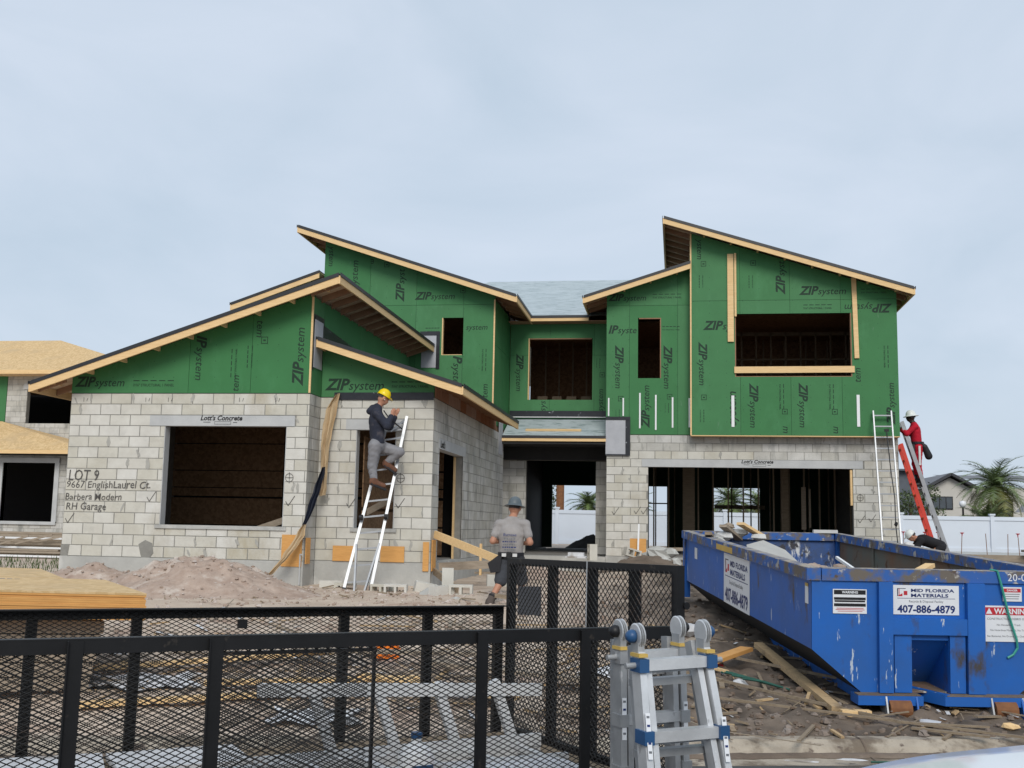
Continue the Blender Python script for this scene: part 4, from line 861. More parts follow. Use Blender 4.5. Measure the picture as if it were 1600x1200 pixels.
boxes('small_print', 'inkgrey', [(1.835, 1.975, -.0105, -.0095, -.21, -.204), (1.84, 1.97, -.0105, -.0095, -.231, -.225), (1.845, 1.965, -.0105, -.0095, -.252, -.246)], D)
put_text(plain('20-0', .0), 'sign', D, (1.945, -.0215, -.052), .17, fu, fv)
MB().box(-.0235, -.0205, 3.2, 4.15, -.10, -.03).build('sticker', 'stickeryel', D)
MB().box(.0235, .027, 5.75, 5.95, -.36, -.20).build('sticker', 'sign', D); MB().box(.0235, .027, .10, .20, -.34, -.18).build('sticker', 'sign', D); MB().box(.0225, .0268, .10, .20, -.18, -.15).build('sticker', 'stickeryel', D)
MB().tube([(1.72, .03, .012), (1.76, -.03, .008), (1.80, -.035, -.15), (1.86, -.03, -.4), (1.93, -.03, -.62), (1.94, -.02, -.70), (1.90, -.02, -.76), (1.85, -.015, -.79)], .011, 6).build('strap', 'strap', D)
# load in the dumpster (things of their own)
def dw(x, y, z): return DM @ Vector((x, y, z))
DG = 'rubbish thrown in the dumpster'
for i, (p, q, a, b_, m, txt) in enumerate((((.35, 6.3, -.12), (.02, 4.9, .06), .10, .04, 'woodold', 'brown board sticking out over the dumpster back corner'), ((.55, 1.7, -.22), (1.05, .35, -.12), .12, .05, 'plyorange', 'orange board leaning inside the dumpster near its front'), ((1.05, .5, -.15), (1.5, .9, -.02), .1, .04, 'wood', 'pale board across the dumpster front behind the rim'), ((.8, 6.5, -.1), (.45, 6.0, .12), .12, .04, 'woodgrey', 'grey board on top of the rubbish heap'), ((.75, 6.2, .15), (1.15, 6.5, -.05), .14, .04, 'wood', 'pale board on top of the rubbish heap'), ((1.1, 1.1, -.3), (.95, 2.2, -.05), .03, .03, 'white', 'thin white strip leaning in the dumpster'))):
    tag(MB().beam(dw(*p), dw(*q), a, b_).build('scrap_board', m), txt, 'board', DG)
o = MB().prism([dw(.7, 5.2, -.55), dw(1.6, 5.0, -.6), dw(1.35, 5.9, -.22), dw(1.1, 6.2, -.10), dw(.8, 6.0, -.16)], (0, .02, .01)).build('gypsum_sheet', 'cement'); tag(o, 'broken pale gypsum sheet leaning inside the dumpster', 'sheet', DG)
for i, (x, y, z, r, m) in enumerate(((.5, 6.2, -.05, .2, 'plaster'), (.8, 6.45, 0, .17, 'cement'), (.62, 6.4, .1, .12, 'woodgrey'), (1.05, 6.3, -.05, .14, 'plaster'), (.35, 5.9, -.08, .12, 'cement'))):
    o = MB().rock((0, 0, 0), (r, r*.7, r*.5), 40+i).build('rubble_chunk', m); o.location = dw(x, y, z); tag(o, ('largest pale chunk', 'grey chunk beside the pale board', 'topmost brown chunk', 'rightmost pale chunk', 'leftmost grey chunk')[i]+' of the heap in the dumpster', 'rubble', DG)
o = MB().box(-.18, .18, -.08, .08, 0, .05).build('block_scrap', 'plaster'); o.location = dw(2.2, 6.78, .003); tag(o, 'white offcut resting on the dumpster far corner', 'offcut')
b = MB(); rd = random.Random(3)
for i in range(260): b.rock(tuple(dw(rd.uniform(.2, 2.2), rd.uniform(.2, 6.5), rd.uniform(-.62, -.42))), (rd.uniform(.05, .2), rd.uniform(.04, .12), .05), 300+i)
tag(b.build('loose_rubbish', 'clodsand', kind='stuff'), 'loose rubble filling the bottom of the dumpster', 'rubble')
# =================================================================== DEBRIS ON THE MUD SLOPE
for i, (p, q, a, b_, m, txt) in enumerate(((gz(.90, 12.9, .14), gz(1.42, 10.5, .05), .10, .055, 'woodpale', 'long pale timber lying beside the dumpster skid'), (gz(1.44, 10.42, .04), gz(1.70, 10.46, .04), .09, .06, 'wood', 'short pale timber block at the foot of the long timber'), (gz(.35, 12.0, .10), gz(.75, 12.5, .16), .16, .04, 'plyorange', 'brown plank propped on the mud beside the long timber'), (gz(-.1, 12.4, .1), gz(.2, 12.9, .15), .1, .03, 'woodgrey', 'grey stick lying left of the propped plank'), (gz(-.2, 11.9, .05), gz(1.9, 10.15, .06), .025, .025, 'woodold', 'thin dark rod running down the mud slope'), (gz(-.25, 12.8, .12), gz(1.9, 11.4, .10), .03, .025, 'woodold', 'thin rod lying across the long timber'), (gz(-.3, 10.9, .04), gz(2.9, 9.85, .05), .028, .02, 'woodold', 'longest thin rod lying towards the kerb'), (gz(.0, 11.4, .04), gz(.25, 11.1, .05), .06, .02, 'wood', 'small pale splinter in the mud'), (gz(.1, 12.2, .05), gz(.5, 11.75, .06), .07, .02, 'wood', 'pale lath beside the green netting'))):
    board('debris_board', txt, p, q, a, b_, m, 'lumber scraps on the mud slope')
for i, (x, y, r, m, txt) in enumerate(((2.17, 10.42, (.13, .1, .01), 'trash', 'torn white paper below the dumpster hook'), (2.12, 10.22, (.06, .09, .01), 'trash', 'folded printed paper nearest the kerb'), (.45, 12.2, (.05, .05, .04), 'red', 'crumpled red wrapper beside the propped plank'), (.62, 11.6, (.09, .07, .05), 'trash', 'crumpled clear plastic on the green netting'), (.0, 14.0, (.2, .12, .08), 'cardboard', 'piece of brown cardboard beside the dumpster'), (.15, 13.6, (.17, .1, .09), 'trash', 'white plastic bag beside the cardboard'), (2.85, 10.36, (.09, .05, .04), 'wood', 'small wood block under the dumpster roller'), (1.35, 9.2, (.12, .03, .01), 'trash', 'white strip in the gutter'), (.95, 9.05, (.16, .015, .008), 'trash', 'thin white strip lying in the gutter'), (.25, 9.0, (.03, .02, .015), 'trash', 'white crumb on the asphalt'))):
    z = gheight(x, y) if kdist(x, y) > .1 else -1.085
    o = MB().rock((0, 0, 0), r, 70+i).build('litter', m); o.location = (x, y, z+.02+r[2]*.4); tag(o, txt, 'litter', 'litter on the ground')
def scraps(name, m, n, reg, lmin, lmax, label, seed):
    b = MB(); rd = random.Random(seed)
    for i in range(n):
        x, y = reg(rd)
        if kdist(x, y) < .1: continue
        a, ln = rd.uniform(0, 6.28), lmin+(lmax-lmin)*rd.random()**2; d = Vector((math.cos(a), math.sin(a)))*ln/2; w_ = rd.choice((.008, .012, .018, .03, .05)) if m != 'trash' else rd.uniform(.02, .05)
        b.beam((x-d.x, y-d.y, gheight(x-d.x, y-d.y)+.02), (x+d.x, y+d.y, gheight(x+d.x, y+d.y)+.03+(rd.random()*.03 if m != 'trash' else .0)), w_, min(w_*.6, .018) if m != 'trash' else .003)
    tag(b.build(name, m, kind='stuff'), label, 'scraps')
mud_reg = lambda r: (r.uniform(-.8, 4.5), 9.6+5*r.random()**1.3)
yard_reg = lambda r: (r.uniform(-6.5, .2), r.uniform(9.2, 14.5))
scraps('wood_scraps', 'woodpale', 90, mud_reg, .04, .4, 'pale broken lath and wood splinters strewn on the mud slope', 1)
scraps('dark_sticks', 'woodold', 170, mud_reg, .05, .8, 'dark sticks and twigs strewn over the mud slope', 2)
scraps('paper_bits', 'trash', 70, mud_reg, .02, .08, 'tiny white paper scraps trodden into the mud slope', 3)
scraps('yard_lumber', 'woodgrey', 130, yard_reg, .2, 2.2, 'jumble of grey lumber offcuts behind the trailer', 4)
scraps('yard_laths', 'woodpale', 80, yard_reg, .2, 1.6, 'jumble of pale lumber offcuts behind the trailer', 5)
scraps('yard_litter', 'trash', 90, yard_reg, .05, .5, 'white litter scattered behind the trailer', 6)
scraps('house_scraps', 'woodold', 120, lambda r: (r.uniform(-11, -1.5), r.uniform(15, 19)), .03, .3, 'small splinters lying on the sand before the house', 7)
b = MB()
for i in range(5): b.tube([gz(.25+.1*i, 12.0-.12*i, .05), gz(.45+.1*i, 11.8-.1*i, .06), gz(.75+.08*i, 11.5-.08*i, .05)], .012, 5)
tag(b.build('green_netting', 'greennet'), 'tangle of green netting on the mud slope', 'netting')
b = MB()
for i in range(4): b.tube([gz(1.5+.15*i, 9.25, .0)[:2]+(-1.08,), (1.9+.1*i, 9.28-.03*i, -1.07), (2.2+.05*i, 9.15, -1.08)], .008, 5)
tag(b.build('green_strap', 'greennet'), 'green plastic strap lying along the kerb', 'strap')
# =================================================================== DIRT MOUND AND BLOCKS IN FRONT OF THE HOUSE
def mound(name, cx, cy, rx, ry, hgt, m, label, seed, rough=.1, n=70):
    b = MB()
    for j in range(n+1):
        for i in range(n+1):
            u, v = i/n*2-1, j/n*2-1; x, y = cx+u*rx, cy+v*ry; r = min(1, math.hypot(u, v)); k = (math.cos(r*math.pi)+1)/2
            z = gheight(x, y, False)-.05+hgt*k*(1+.5*noise.noise(Vector((x*1.1, y*1.1, seed))))+rough*k*noise.fractal(Vector((x*3.5, y*3.5, seed)), 1, 2, 4)
            b.v.append((x, y, z))
    for j in range(n):
        for i in range(n): q = j*(n+1)+i; b.f.append((q, q+1, q+n+2, q+n+1))
    o = b.build(name, m, smooth=True, fix=False); tag(o, label, 'dirt pile')
    if m == 'moundsand':
        c = MB(); rd = random.Random(seed)
        for i in range(int(420*rx)):
            v = b.v[rd.randrange(len(b.v))]; r = .007+.035*rd.random()**3; c.rock((v[0]+rd.uniform(-.04, .04), v[1]+rd.uniform(-.04, .04), v[2]+r*.2), (r, r*rd.uniform(.7, 1.4), r*.7), i)
        c.build('clods', 'clodsand', o, kind='stuff')
    return o
mound('dirt_mound', -7.7, 17.3, 2.45, 1.7, .60, 'moundsand', 'low pinkish mound of sandy dirt before the large window', 3, .13)
mound('dirt_mound', -9.9, 17.9, 1.9, 1.2, .30, 'moundsand', 'smaller heap of sandy dirt at the left house corner', 5, .1, 40)
mound('dirt_mound', -.75, 25.6, 1.7, 1.5, .25, 'mud', 'dark earth heap with rubble before the garage pier', 8, .1, 40)
mound('dirt_mound', -3.0, 24.2, 1.2, 1.6, .38, 'moundsand', 'brown sand heap before the entry porch', 9, .06, 40)
mound('dirt_mound', -3.3, 43, 1.9, 1.0, .75, 'blackdirt', 'black earth pile seen through the rear doorway', 2, .1, 40)
def cmu():
    b = MB(); x, y, z, t = .195, .097, .097, .040
    for a in ((-x, x, -y, -y+t, -z, z), (-x, x, y-t, y, -z, z), (-x, -x+t, -y+t, y-t, -z, z), (x-t, x, -y+t, y-t, -z, z), (-t/2, t/2, -y+t, y-t, -z, z)): b.box(*a)
    me = b.mesh('hollow_block'); me.materials.append(MATS['block']); return me
CM = cmu()
for i, (x, y, z, rot, txt) in enumerate(((-3.83, 18.5, -.22, (0, math.pi/2, .2), 'hollow block standing on end beside the front corner'), (-3.86, 18.15, -.40, (.0, 0, .9), 'hollow block lying before the standing block'), (-3.55, 18.25, -.38, (math.pi/2, 0, .1), 'hollow block right of the standing block'), (-3.10, 19.3, -.25, (0, 0, .25), 'hollow block alone near the leaning timber'), (-4.75, 18.6, -.42, (math.pi/2, 0, .1), 'hollow block showing its cells right of the ladder feet'), (-5.05, 18.85, -.44, (math.pi/2, 0, -.2), 'hollow block behind the ladder feet'), (-5.75, 18.95, -.44, (math.pi/2, 0, .3), 'hollow block left of the ladder feet'), (-6.1, 19.2, -.42, (0, 0, .3), 'hollow block at the inner wall corner'), (-1.05, 26.4, .12, (math.pi/2, .25, .5), 'hollow block tilted on the rubble before the garage pier'), (-2.05, 27.2, .10, (0, math.pi/2, .4), 'dark hollow block on end beside the entry'), (-4.3, 18.9, -.40, (.1, .2, .4), 'hollow block half sunk at the house corner'))):
    o = bpy.data.objects.new('hollow_block', CM); COL.objects.link(o); o.location = (x, y, z); o.rotation_euler = rot; tag(o, txt, 'block', 'loose concrete blocks')
for i, (x, y, z, r, txt) in enumerate(((-.45, 26.0, .12, (.30, .2, .24), 'largest grey concrete chunk before the garage opening'), (-.70, 26.2, .08, (.15, .12, .11), 'small concrete chunk behind the tilted block'), (-.15, 26.1, .15, (.18, .14, .14), 'concrete chunk nearest the dumpster corner'), (-.3, 25.4, -.02, (.2, .14, .10), 'flat concrete chunk below the largest one'), (.0, 25.2, -.05, (.12, .1, .12), 'pale concrete chunk against the dumpster'), (-4.15, 18.4, -.45, (.16, .12, .1), 'broken concrete lump at the foot of the corner'), (-3.5, 17.6, -.48, (.1, .06, .05), 'white plaster lump on the sand'), (-4.9, 17.7, -.5, (.09, .05, .04), 'small white lump in front of the ladder'))):
    o = MB().rock((0, 0, 0), r, 90+i).build('concrete_chunk', 'cement'); o.location = (x, y, z); tag(o, txt, 'rubble', 'broken concrete')
for p, q, a, b_, m, txt, up in (((-4.45, 20.2, .52), (-2.95, 19.0, .08), .04, .14, 'wood', 'long board sloping from the side doorway to the ground', (0, 0, 1)), ((-4.40, 20.4, -.08), (-2.9, 20.6, .02), .04, .15, 'woodgrey', 'grey form board along the side wall', (0, 0, 1)), ((-4.42, 20.1, -.15), (-3.8, 19.2, -.42), .04, .12, 'woodold', 'dark board slanting down at the corner', (0, 0, 1)), ((-3.9, 21.5, -.22), (-2.8, 21.2, -.18), .1, .04, 'woodgrey', 'grey plank lying in front of the side wall', (0, 0, 1)), ((-3.75, 21.2, -.25), (-3.75, 21.2, .35), .09, .04, 'wood', 'upright stake beside the side doorway', (1, 0, 0)), ((-3.3, 22.5, -.25), (-3.3, 22.5, .45), .05, .04, 'woodgrey', 'thin upright stake before the side wall', (1, 0, 0)), ((-.95, 27.4, -.05), (-.93, 27.55, .80), .10, .04, 'white', 'pale stud leaning on the garage pier', (1, 0, 0)), ((-.3, 26.6, .22), (.55, 26.5, .24), .08, .08, 'woodgrey', 'grey post lying across the garage threshold', (0, 0, 1)), ((-2.75, 16.9, -.36), (-2.3, 16.8, -.40), .06, .06, 'woodold', 'short brown stick behind the worker in shorts', (0, 0, 1))):
    board('site_board', txt, p, q, a, b_, m, 'boards standing around the house', up)
o = MB().box(-1.15, -.75, 27.5, 27.52, -.05, .45).build('plywood_offcut', 'plyorange'); tag(o, 'brown plywood offcut leaning at the foot of the garage pier', 'plywood')
o = MB().box(-2.45, -2.0, 24.6, 25.0, .02, .06).box(-2.4, -2.05, 24.65, 24.95, .061, .14).build('cement_bag', 'trash'); tag(o, 'pale torn bag on the porch dirt above the ramp gate', 'bag')
o = MB().box(-.16, .16, -.03, .03, -.22, .22).build('plastic_crate', 'shorts'); o.location = (-2.05, 15.6, -.36); tag(o, 'dark grey crate standing on the sand behind the ramp gate', 'crate')
# kraft paper strip with black backing hanging at the inner corner
def ribbon(name, m, rows, label=None, parent=None):
    b = MB(); n, sub, nw = len(rows), 6, 6
    for i in range((n-1)*sub+1):
        k = min(i//sub, n-2); t = i/sub-k; a = Vector(rows[k][0]).lerp(Vector(rows[k+1][0]), t); c = Vector(rows[k][1]).lerp(Vector(rows[k+1][1]), t)
        for j in range(nw+1):
            p = a.lerp(c, j/nw); q = p*3.2; f_ = math.sin(j*1.9+1.1*math.sin(i*.13)); b.v.append((p.x+.018*noise.noise(q*2.4), p.y-.035*f_+.03*noise.noise(q+Vector((3, 1, 4))), p.z+.02*noise.noise(q*1.7)))
    for i in range((n-1)*sub):
        for j in range(nw): q = i*(nw+1)+j; b.f.append((q, q+1, q+nw+2, q+nw+1))
    o = b.build(name, m, parent, smooth=False, fix=False)
    md = o.modifiers.new('s', 'SOLIDIFY'); md.thickness = .004
    return o
KP = thing('flashing_strip', 'long strip of brown paper-backed flashing hanging at the inner corner', 'paper strip', (-6.6, 19.5, 0))
ribbon('paper', 'kraft', [((-6.36, 19.86, 3.08), (-6.29, 19.88, 3.12)), ((-6.52, 19.84, 2.78), (-6.29, 19.86, 3.04)), ((-6.54, 19.80, 2.55), (-6.33, 19.83, 2.7)), ((-6.55, 19.74, 2.25), (-6.38, 19.80, 2.35)), ((-6.55, 19.70, 2.0), (-6.42, 19.75, 2.05)), ((-6.54, 19.70, 1.75), (-6.42, 19.72, 1.8)), ((-6.53, 19.70, 1.5), (-6.42, 19.70, 1.55)), ((-6.53, 19.70, 1.3), (-6.42, 19.72, 1.34)), ((-6.53, 19.70, 1.18), (-6.43, 19.72, 1.2))], None, KP)
ribbon('black_face', 'plasticdark', [((-6.50, 19.69, 1.72), (-6.44, 19.68, 1.72)), ((-6.60, 19.58, 1.30), (-6.48, 19.58, 1.32)), ((-6.66, 19.42, .92), (-6.54, 19.45, .95)), ((-6.70, 19.28, .62), (-6.64, 19.28, .64))], None, KP)
ribbon('paper_tail', 'kraft', [((-6.68, 19.28, .66), (-6.62, 19.26, .66)), ((-6.80, 19.18, .40), (-6.62, 19.2, .46)), ((-6.92, 19.05, .14), (-6.72, 19.05, .22)), ((-7.04, 18.9, -.1), (-6.90, 18.92, -.02)), ((-7.14, 18.8, -.24), (-7.06, 18.8, -.22))], None, KP)
# =================================================================== LADDERS
def straight_ladder(name, label, a0, a1, b0, b1, nr, m, rm=None, wd=.03, dp=.075, group='ladders', extra=None):
    """rails a0->a1 and b0->b1 (bottom to top)"""
    o = thing(name, label, 'ladder', tuple((Vector(a0)+Vector(b0))/2), group)
    a0, a1, b0, b1 = map(Vector, (a0, a1, b0, b1)); up = (b0-a0).normalized(); out = up
    MB().beam(a0, a1, dp, wd, out).build('rail', m, o); MB().beam(b0, b1, dp, wd, out).build('rail', m, o)
    for i in range(nr):
        t = (i+.6)/nr; MB().beam(a0.lerp(a1, t), b0.lerp(b1, t), .045, .03, (0, 0, 1)).build('rung', rm or m, o)
    for p in (a0, b0): MB().beam(p-Vector((0, 0, .03)), p+(a1-a0).normalized()*.09, .09, wd+.02, out).build('foot', 'inkblack', o)
    return o
# worker's ladder at the front wall
L1 = straight_ladder('step_ladder', 'silver articulated ladder under the worker with the yellow helmet', (-5.72, 18.72, -.50), (-5.31, 19.83, 2.62), (-5.27, 18.86, -.46), (-4.97, 19.88, 2.68), 11, 'aluw', wd=.05, dp=.075)
for s in (0, 1):
    a = Vector((-5.58, 18.98, .33)) if s == 0 else Vector((-5.20, 19.10, .35)); b = Vector((-5.50, 18.66, -.5)) if s == 0 else Vector((-5.36, 18.78, -.5))
    MB().beam(a, b, .05, .03, (1, 0, 0)).build('outer_leg', 'aluw', L1)
for s, z in ((0, .75), (1, .75)):
    c = (-5.54, 19.06, .80) if s == 0 else (-5.12, 19.20, .82); MB().lathe([(0, -.03), (.05, -.03), (.05, .03), (0, .03)], c, (1, 0, 0), 14).build('hinge', 'inkblack', L1)
MB().beam((-5.33, 19.82, 2.40), (-5.0, 19.86, 2.44), .16, .03).build('top_tray', 'aluw', L1)
MB().beam((-5.20, 19.6, 2.38), (-5.0, 19.84, 2.62), .03, .03).build('brace', 'aluw', L1)
straight_ladder('extension_ladder', 'white extension ladder standing before the garage pier', (4.60, 26.0, -.2), (4.70, 27.55, 3.62), (5.01, 26.0, -.2), (5.12, 27.55, 3.62), 14, 'aluw')
o = thing('ladder_rope', 'black hoist rope hanging down the white extension ladder', 'rope', (4.8, 26, 0)); MB().tube([(4.90, 27.0, 3.1), (4.90, 26.6, 2.2), (4.93, 26.35, 1.5), (4.91, 26.22, .9), (4.93, 26.1, .4)], .012, 6).build('rope', 'inkblack', o); MB().box(4.86, 4.96, 27.0, 27.05, 3.08, 3.14).build('pulley', 'inkblack', o); MB().rock((4.92, 26.2, .9), (.05, .03, .07), 3).build('knot', 'inkblack', o)
straight_ladder('grey_ladder', 'grey aluminium ladder carrying the worker in red', (6.55, 28.0, -.1), (5.45, 28.0, 3.42), (6.60, 28.42, -.1), (5.50, 28.42, 3.42), 13, 'aluw', 'inkgrey', wd=.03, dp=.09)
straight_ladder('red_ladder', 'red fibreglass ladder leaning below the grey ladder', (6.24, 27.7, -.2), (5.36, 27.7, 2.85), (6.26, 28.1, -.2), (5.38, 28.1, 2.85), 11, 'fiberred', 'fiberorange', wd=.035, dp=.085)
# near multi-position ladders
def multi(name, label, tl, tr, bl, br, knob, m, off):
    o = thing(name, label, 'ladder', tuple((Vector(bl)+Vector(br))/2), 'folded multi-position ladders beside the trailer')
    tl, tr, bl, br = map(Vector, (tl, tr, bl, br)); ax = (tr-tl).normalized(); back = (Vector((0, 1, 0))-ax*ax.y).normalized()
    for t, b_, sg in ((tl, bl, -1), (tr, br, 1)):
        MB().beam(t-Vector((0, 0, .08)), b_, .034, .08, back).build('rail', m, o)
        MB().beam(t+ax*sg*-.040-Vector((0, 0, .14)), b_.lerp(t, .05)+ax*sg*-.05, .030, .065, back).build('inner_rail', m, o)
        MB().beam(t+back*.085+ax*sg*-.02-Vector((0, 0, .05)), b_+back*.09+ax*sg*-.02, .028, .06, back).build('rear_rail', 'alug', o)
        for k in (-.012, .0, .012): MB().lathe([(0, -.004), (.054, -.004), (.060, 0), (.054, .004), (0, .004)], t+ax*k, tuple(ax), 22).build('hinge_plate', 'alu' if k else 'alug', o)
        MB().beam(t-Vector((0, 0, .14)), t-Vector((0, 0, .03)), .034, .07, back).build('hinge_arm', 'alug', o)
        MB().lathe([(0, .042), (.018, .040), (.029, .026), (.032, .012), (.029, 0), (0, 0)], t+ax*sg*.018, tuple(ax*sg), 16).build('hinge_knob', knob, o, smooth=True)
    for i in range(4):
        t = .10+i*.238; p, q = tl.lerp(bl, t), tr.lerp(br, t)
        MB().beam(p, q, .062, .050, (0, 0, 1)).build('rung', 'alu', o); MB().beam(p+back*.02-Vector((0, 0, .03)), q+back*.02-Vector((0, 0, .03)), .03, .02, (0, 0, 1)).build('rung_lip', 'alug', o)
        p2, q2 = p+back*.085-Vector((0, 0, .09)), q+back*.085-Vector((0, 0, .09)); MB().beam(p2, q2, .05, .034, (0, 0, 1)).build('rear_rung', 'alug', o)
        for e_, sg in ((p, -1), (q, 1)): MB().beam(e_-Vector((0, 0, .03)), e_+Vector((0, 0, .03)), .050, .094, back).build('rung_bracket', off, o)
    n_ = ax.cross(Vector((0, 0, 1))).normalized(); n_ = n_ if n_.y < 0 else -n_
    for e_, sg in ((tl.lerp(bl, .33), -1), (tr.lerp(br, .36), 1)):
        dn = (bl-tl).normalized(); MB().beam(e_+n_*.0415-dn*.1, e_+n_*.0415+dn*.1, .024, .002, n_).build('label_sticker', 'sign', o)
        for q in range(5): MB().beam(e_+n_*.0432-dn*(.088-q*.038), e_+n_*.0432-dn*(.078-q*.038), .015, .001, n_).build('label_mark', 'inkblue' if q % 2 else 'inkgrey', o)
    for sg, e_ in ((-1, tl.lerp(bl, .10)), (1, tr.lerp(br, .10))):
        MB().lathe([(0, 0), (.014, 0), (.014, .055), (0, .055)], e_+ax*sg*.02, tuple(ax*sg), 12).build('lock_pin', 'alug', o)
    for e_ in (tl.lerp(bl, .065), tr.lerp(br, .065)): MB().beam(e_-Vector((0, 0, .008)), e_+Vector((0, 0, .008)), .046, .088, back).build('warning_band', 'stickeryel', o)
    for e_ in (tl.lerp(bl, .52), tr.lerp(br, .52), tl.lerp(bl, .62), tr.lerp(br, .62)): MB().beam(e_-Vector((0, 0, .018)), e_+Vector((0, 0, .018)), .052, .092, back).build('clamp', off, o)
    for b_ in (bl, br): MB().beam(b_-Vector((0, 0, .01)), b_+Vector((0, 0, .05)), .06, .1, back).build('foot', 'inkblack', o)
    return o
multi('folding_ladder', 'folded silver ladder with blue hinge knobs nearest the camera', (-.183, 5.30, .20), (.122, 5.48, .212), (-.07, 4.95, -1.09), (.34, 5.18, -1.09), 'bluetrim', 'alu', 'bluetrim')
multi('folding_ladder', 'folded grey ladder with black hinge knobs against the trailer rail', (-.285, 5.70, .185), (.005, 5.88, .195), (-.27, 5.60, -1.09), (.05, 5.80, -1.09), 'inkblack', 'alug', 'alug')
# =================================================================== PEOPLE (one continuous skin surface each, clothing on top)
def sdf_mesh(prims, res=.011, k=.03, clips=(), wrinkle=0):
    A = np.array([p[0] for p in prims]); B = np.array([p[1] for p in prims]); rm = max(max(p[2], p[3]) for p in prims)+.06
    lo = np.minimum(A.min(0), B.min(0))-rm; hi = np.maximum(A.max(0), B.max(0))+rm
    n = np.ceil((hi-lo)/res).astype(int)+1; D_ = np.full(n, .5)
    for p in prims:
        a, b, ra, rb = np.array(p[0], float), np.array(p[1], float), p[2], p[3]; pad = max(ra, rb)*1.6+k+.03
        i0 = np.maximum(((np.minimum(a, b)-pad-lo)/res).astype(int), 0); i1 = np.minimum(((np.maximum(a, b)+pad-lo)/res).astype(int)+2, n)
        g_ = np.stack(np.meshgrid(*[lo[q]+res*np.arange(i0[q], i1[q]) for q in range(3)], indexing='ij'), -1); q = g_-a
        if len(p) > 4 and p[4] is not None:
            ax = np.array(p[4], float); ax /= np.linalg.norm(ax); m_ = (a+b)/2; e_ = ((g_-m_)@ax)[..., None]*ax*(1/p[5]-1); q = q+e_
        ba = b-a; L2 = max(ba@ba, 1e-9); t = np.clip((q@ba)/L2, 0, 1); d = np.linalg.norm(q-t[..., None]*ba, axis=-1)-(ra+(rb-ra)*t)
        s_ = D_[i0[0]:i1[0], i0[1]:i1[1], i0[2]:i1[2]]; h = np.clip(.5+.5*(s_-d)/k, 0, 1); D_[i0[0]:i1[0], i0[1]:i1[1], i0[2]:i1[2]] = s_*(1-h)+d*h-k*h*(1-h)
    if wrinkle or clips:
        G = np.stack(np.meshgrid(*[lo[q]+res*np.arange(n[q]) for q in range(3)], indexing='ij'), -1)
        if wrinkle: D_ = D_+wrinkle*(np.sin(G[..., 0]*31+2*np.sin(G[..., 2]*17))*np.sin(G[..., 2]*43+2.2*np.sin(G[..., 0]*19+G[..., 1]*23))+.6*np.sin(G[..., 2]*71+G[..., 1]*37))
        for pt, nr in clips: D_ = np.maximum(D_, (G-np.array(pt))@(np.array(nr)/np.linalg.norm(nr)))
    D_[0] = D_[-1] = .5; D_[:, 0] = D_[:, -1] = .5; D_[:, :, 0] = D_[:, :, -1] = .5
    off = np.array([(i, j, l_) for i in (0, 1) for j in (0, 1) for l_ in (0, 1)])
    c = np.stack([D_[o[0]:n[0]-1+o[0], o[1]:n[1]-1+o[1], o[2]:n[2]-1+o[2]] for o in off], -1); sg = c < 0
    mix = sg.any(-1) & ~sg.all(-1); idx = np.argwhere(mix); cv = c[mix]; acc = np.zeros((len(idx), 3)); cnt = np.zeros(len(idx))
    for i in range(8):
        for j in range(i+1, 8):
            if np.abs(off[i]-off[j]).sum() != 1: continue
            v0, v1 = cv[:, i], cv[:, j]; m_ = (v0 < 0) != (v1 < 0); t = np.where(m_, v0/np.where(m_, v0-v1, 1), 0)
            acc += m_[:, None]*(off[i]+(off[j]-off[i])*t[:, None]); cnt += m_
    V = lo+res*(idx+acc/cnt[:, None]); ids = -np.ones(mix.shape, int); ids[mix] = np.arange(len(idx)); F = []
    S = D_ < 0
    for ax in range(3):
        o1, o2 = [(1, 2), (2, 0), (0, 1)][ax]
        sl0 = [slice(1, -1)]*3; sl0[ax] = slice(0, -1); sl1 = [slice(1, -1)]*3; sl1[ax] = slice(1, None)
        e_ = np.argwhere(S[tuple(sl0)] != S[tuple(sl1)]); st_ = np.array([1, 1, 1]); st_[ax] = 0; e_ = e_+st_
        ok = np.all(e_ < np.array(mix.shape), 1); e_ = e_[ok]
        u = np.zeros(3, int); u[o1] = 1; w_ = np.zeros(3, int); w_[o2] = 1
        q = np.stack([ids[tuple((e_-u-w_).T)], ids[tuple((e_-w_).T)], ids[tuple(e_.T)], ids[tuple((e_-u).T)]], 1)
        inside = S[tuple(e_.T)]; q[~inside] = q[~inside][:, ::-1]; F.append(q[(q >= 0).all(1)])
    F = np.concatenate(F); b = MB(); b.v = [tuple(v) for v in V]; b.f = [tuple(f) for f in F]
    return b
VV = lambda p: np.array(p, float)
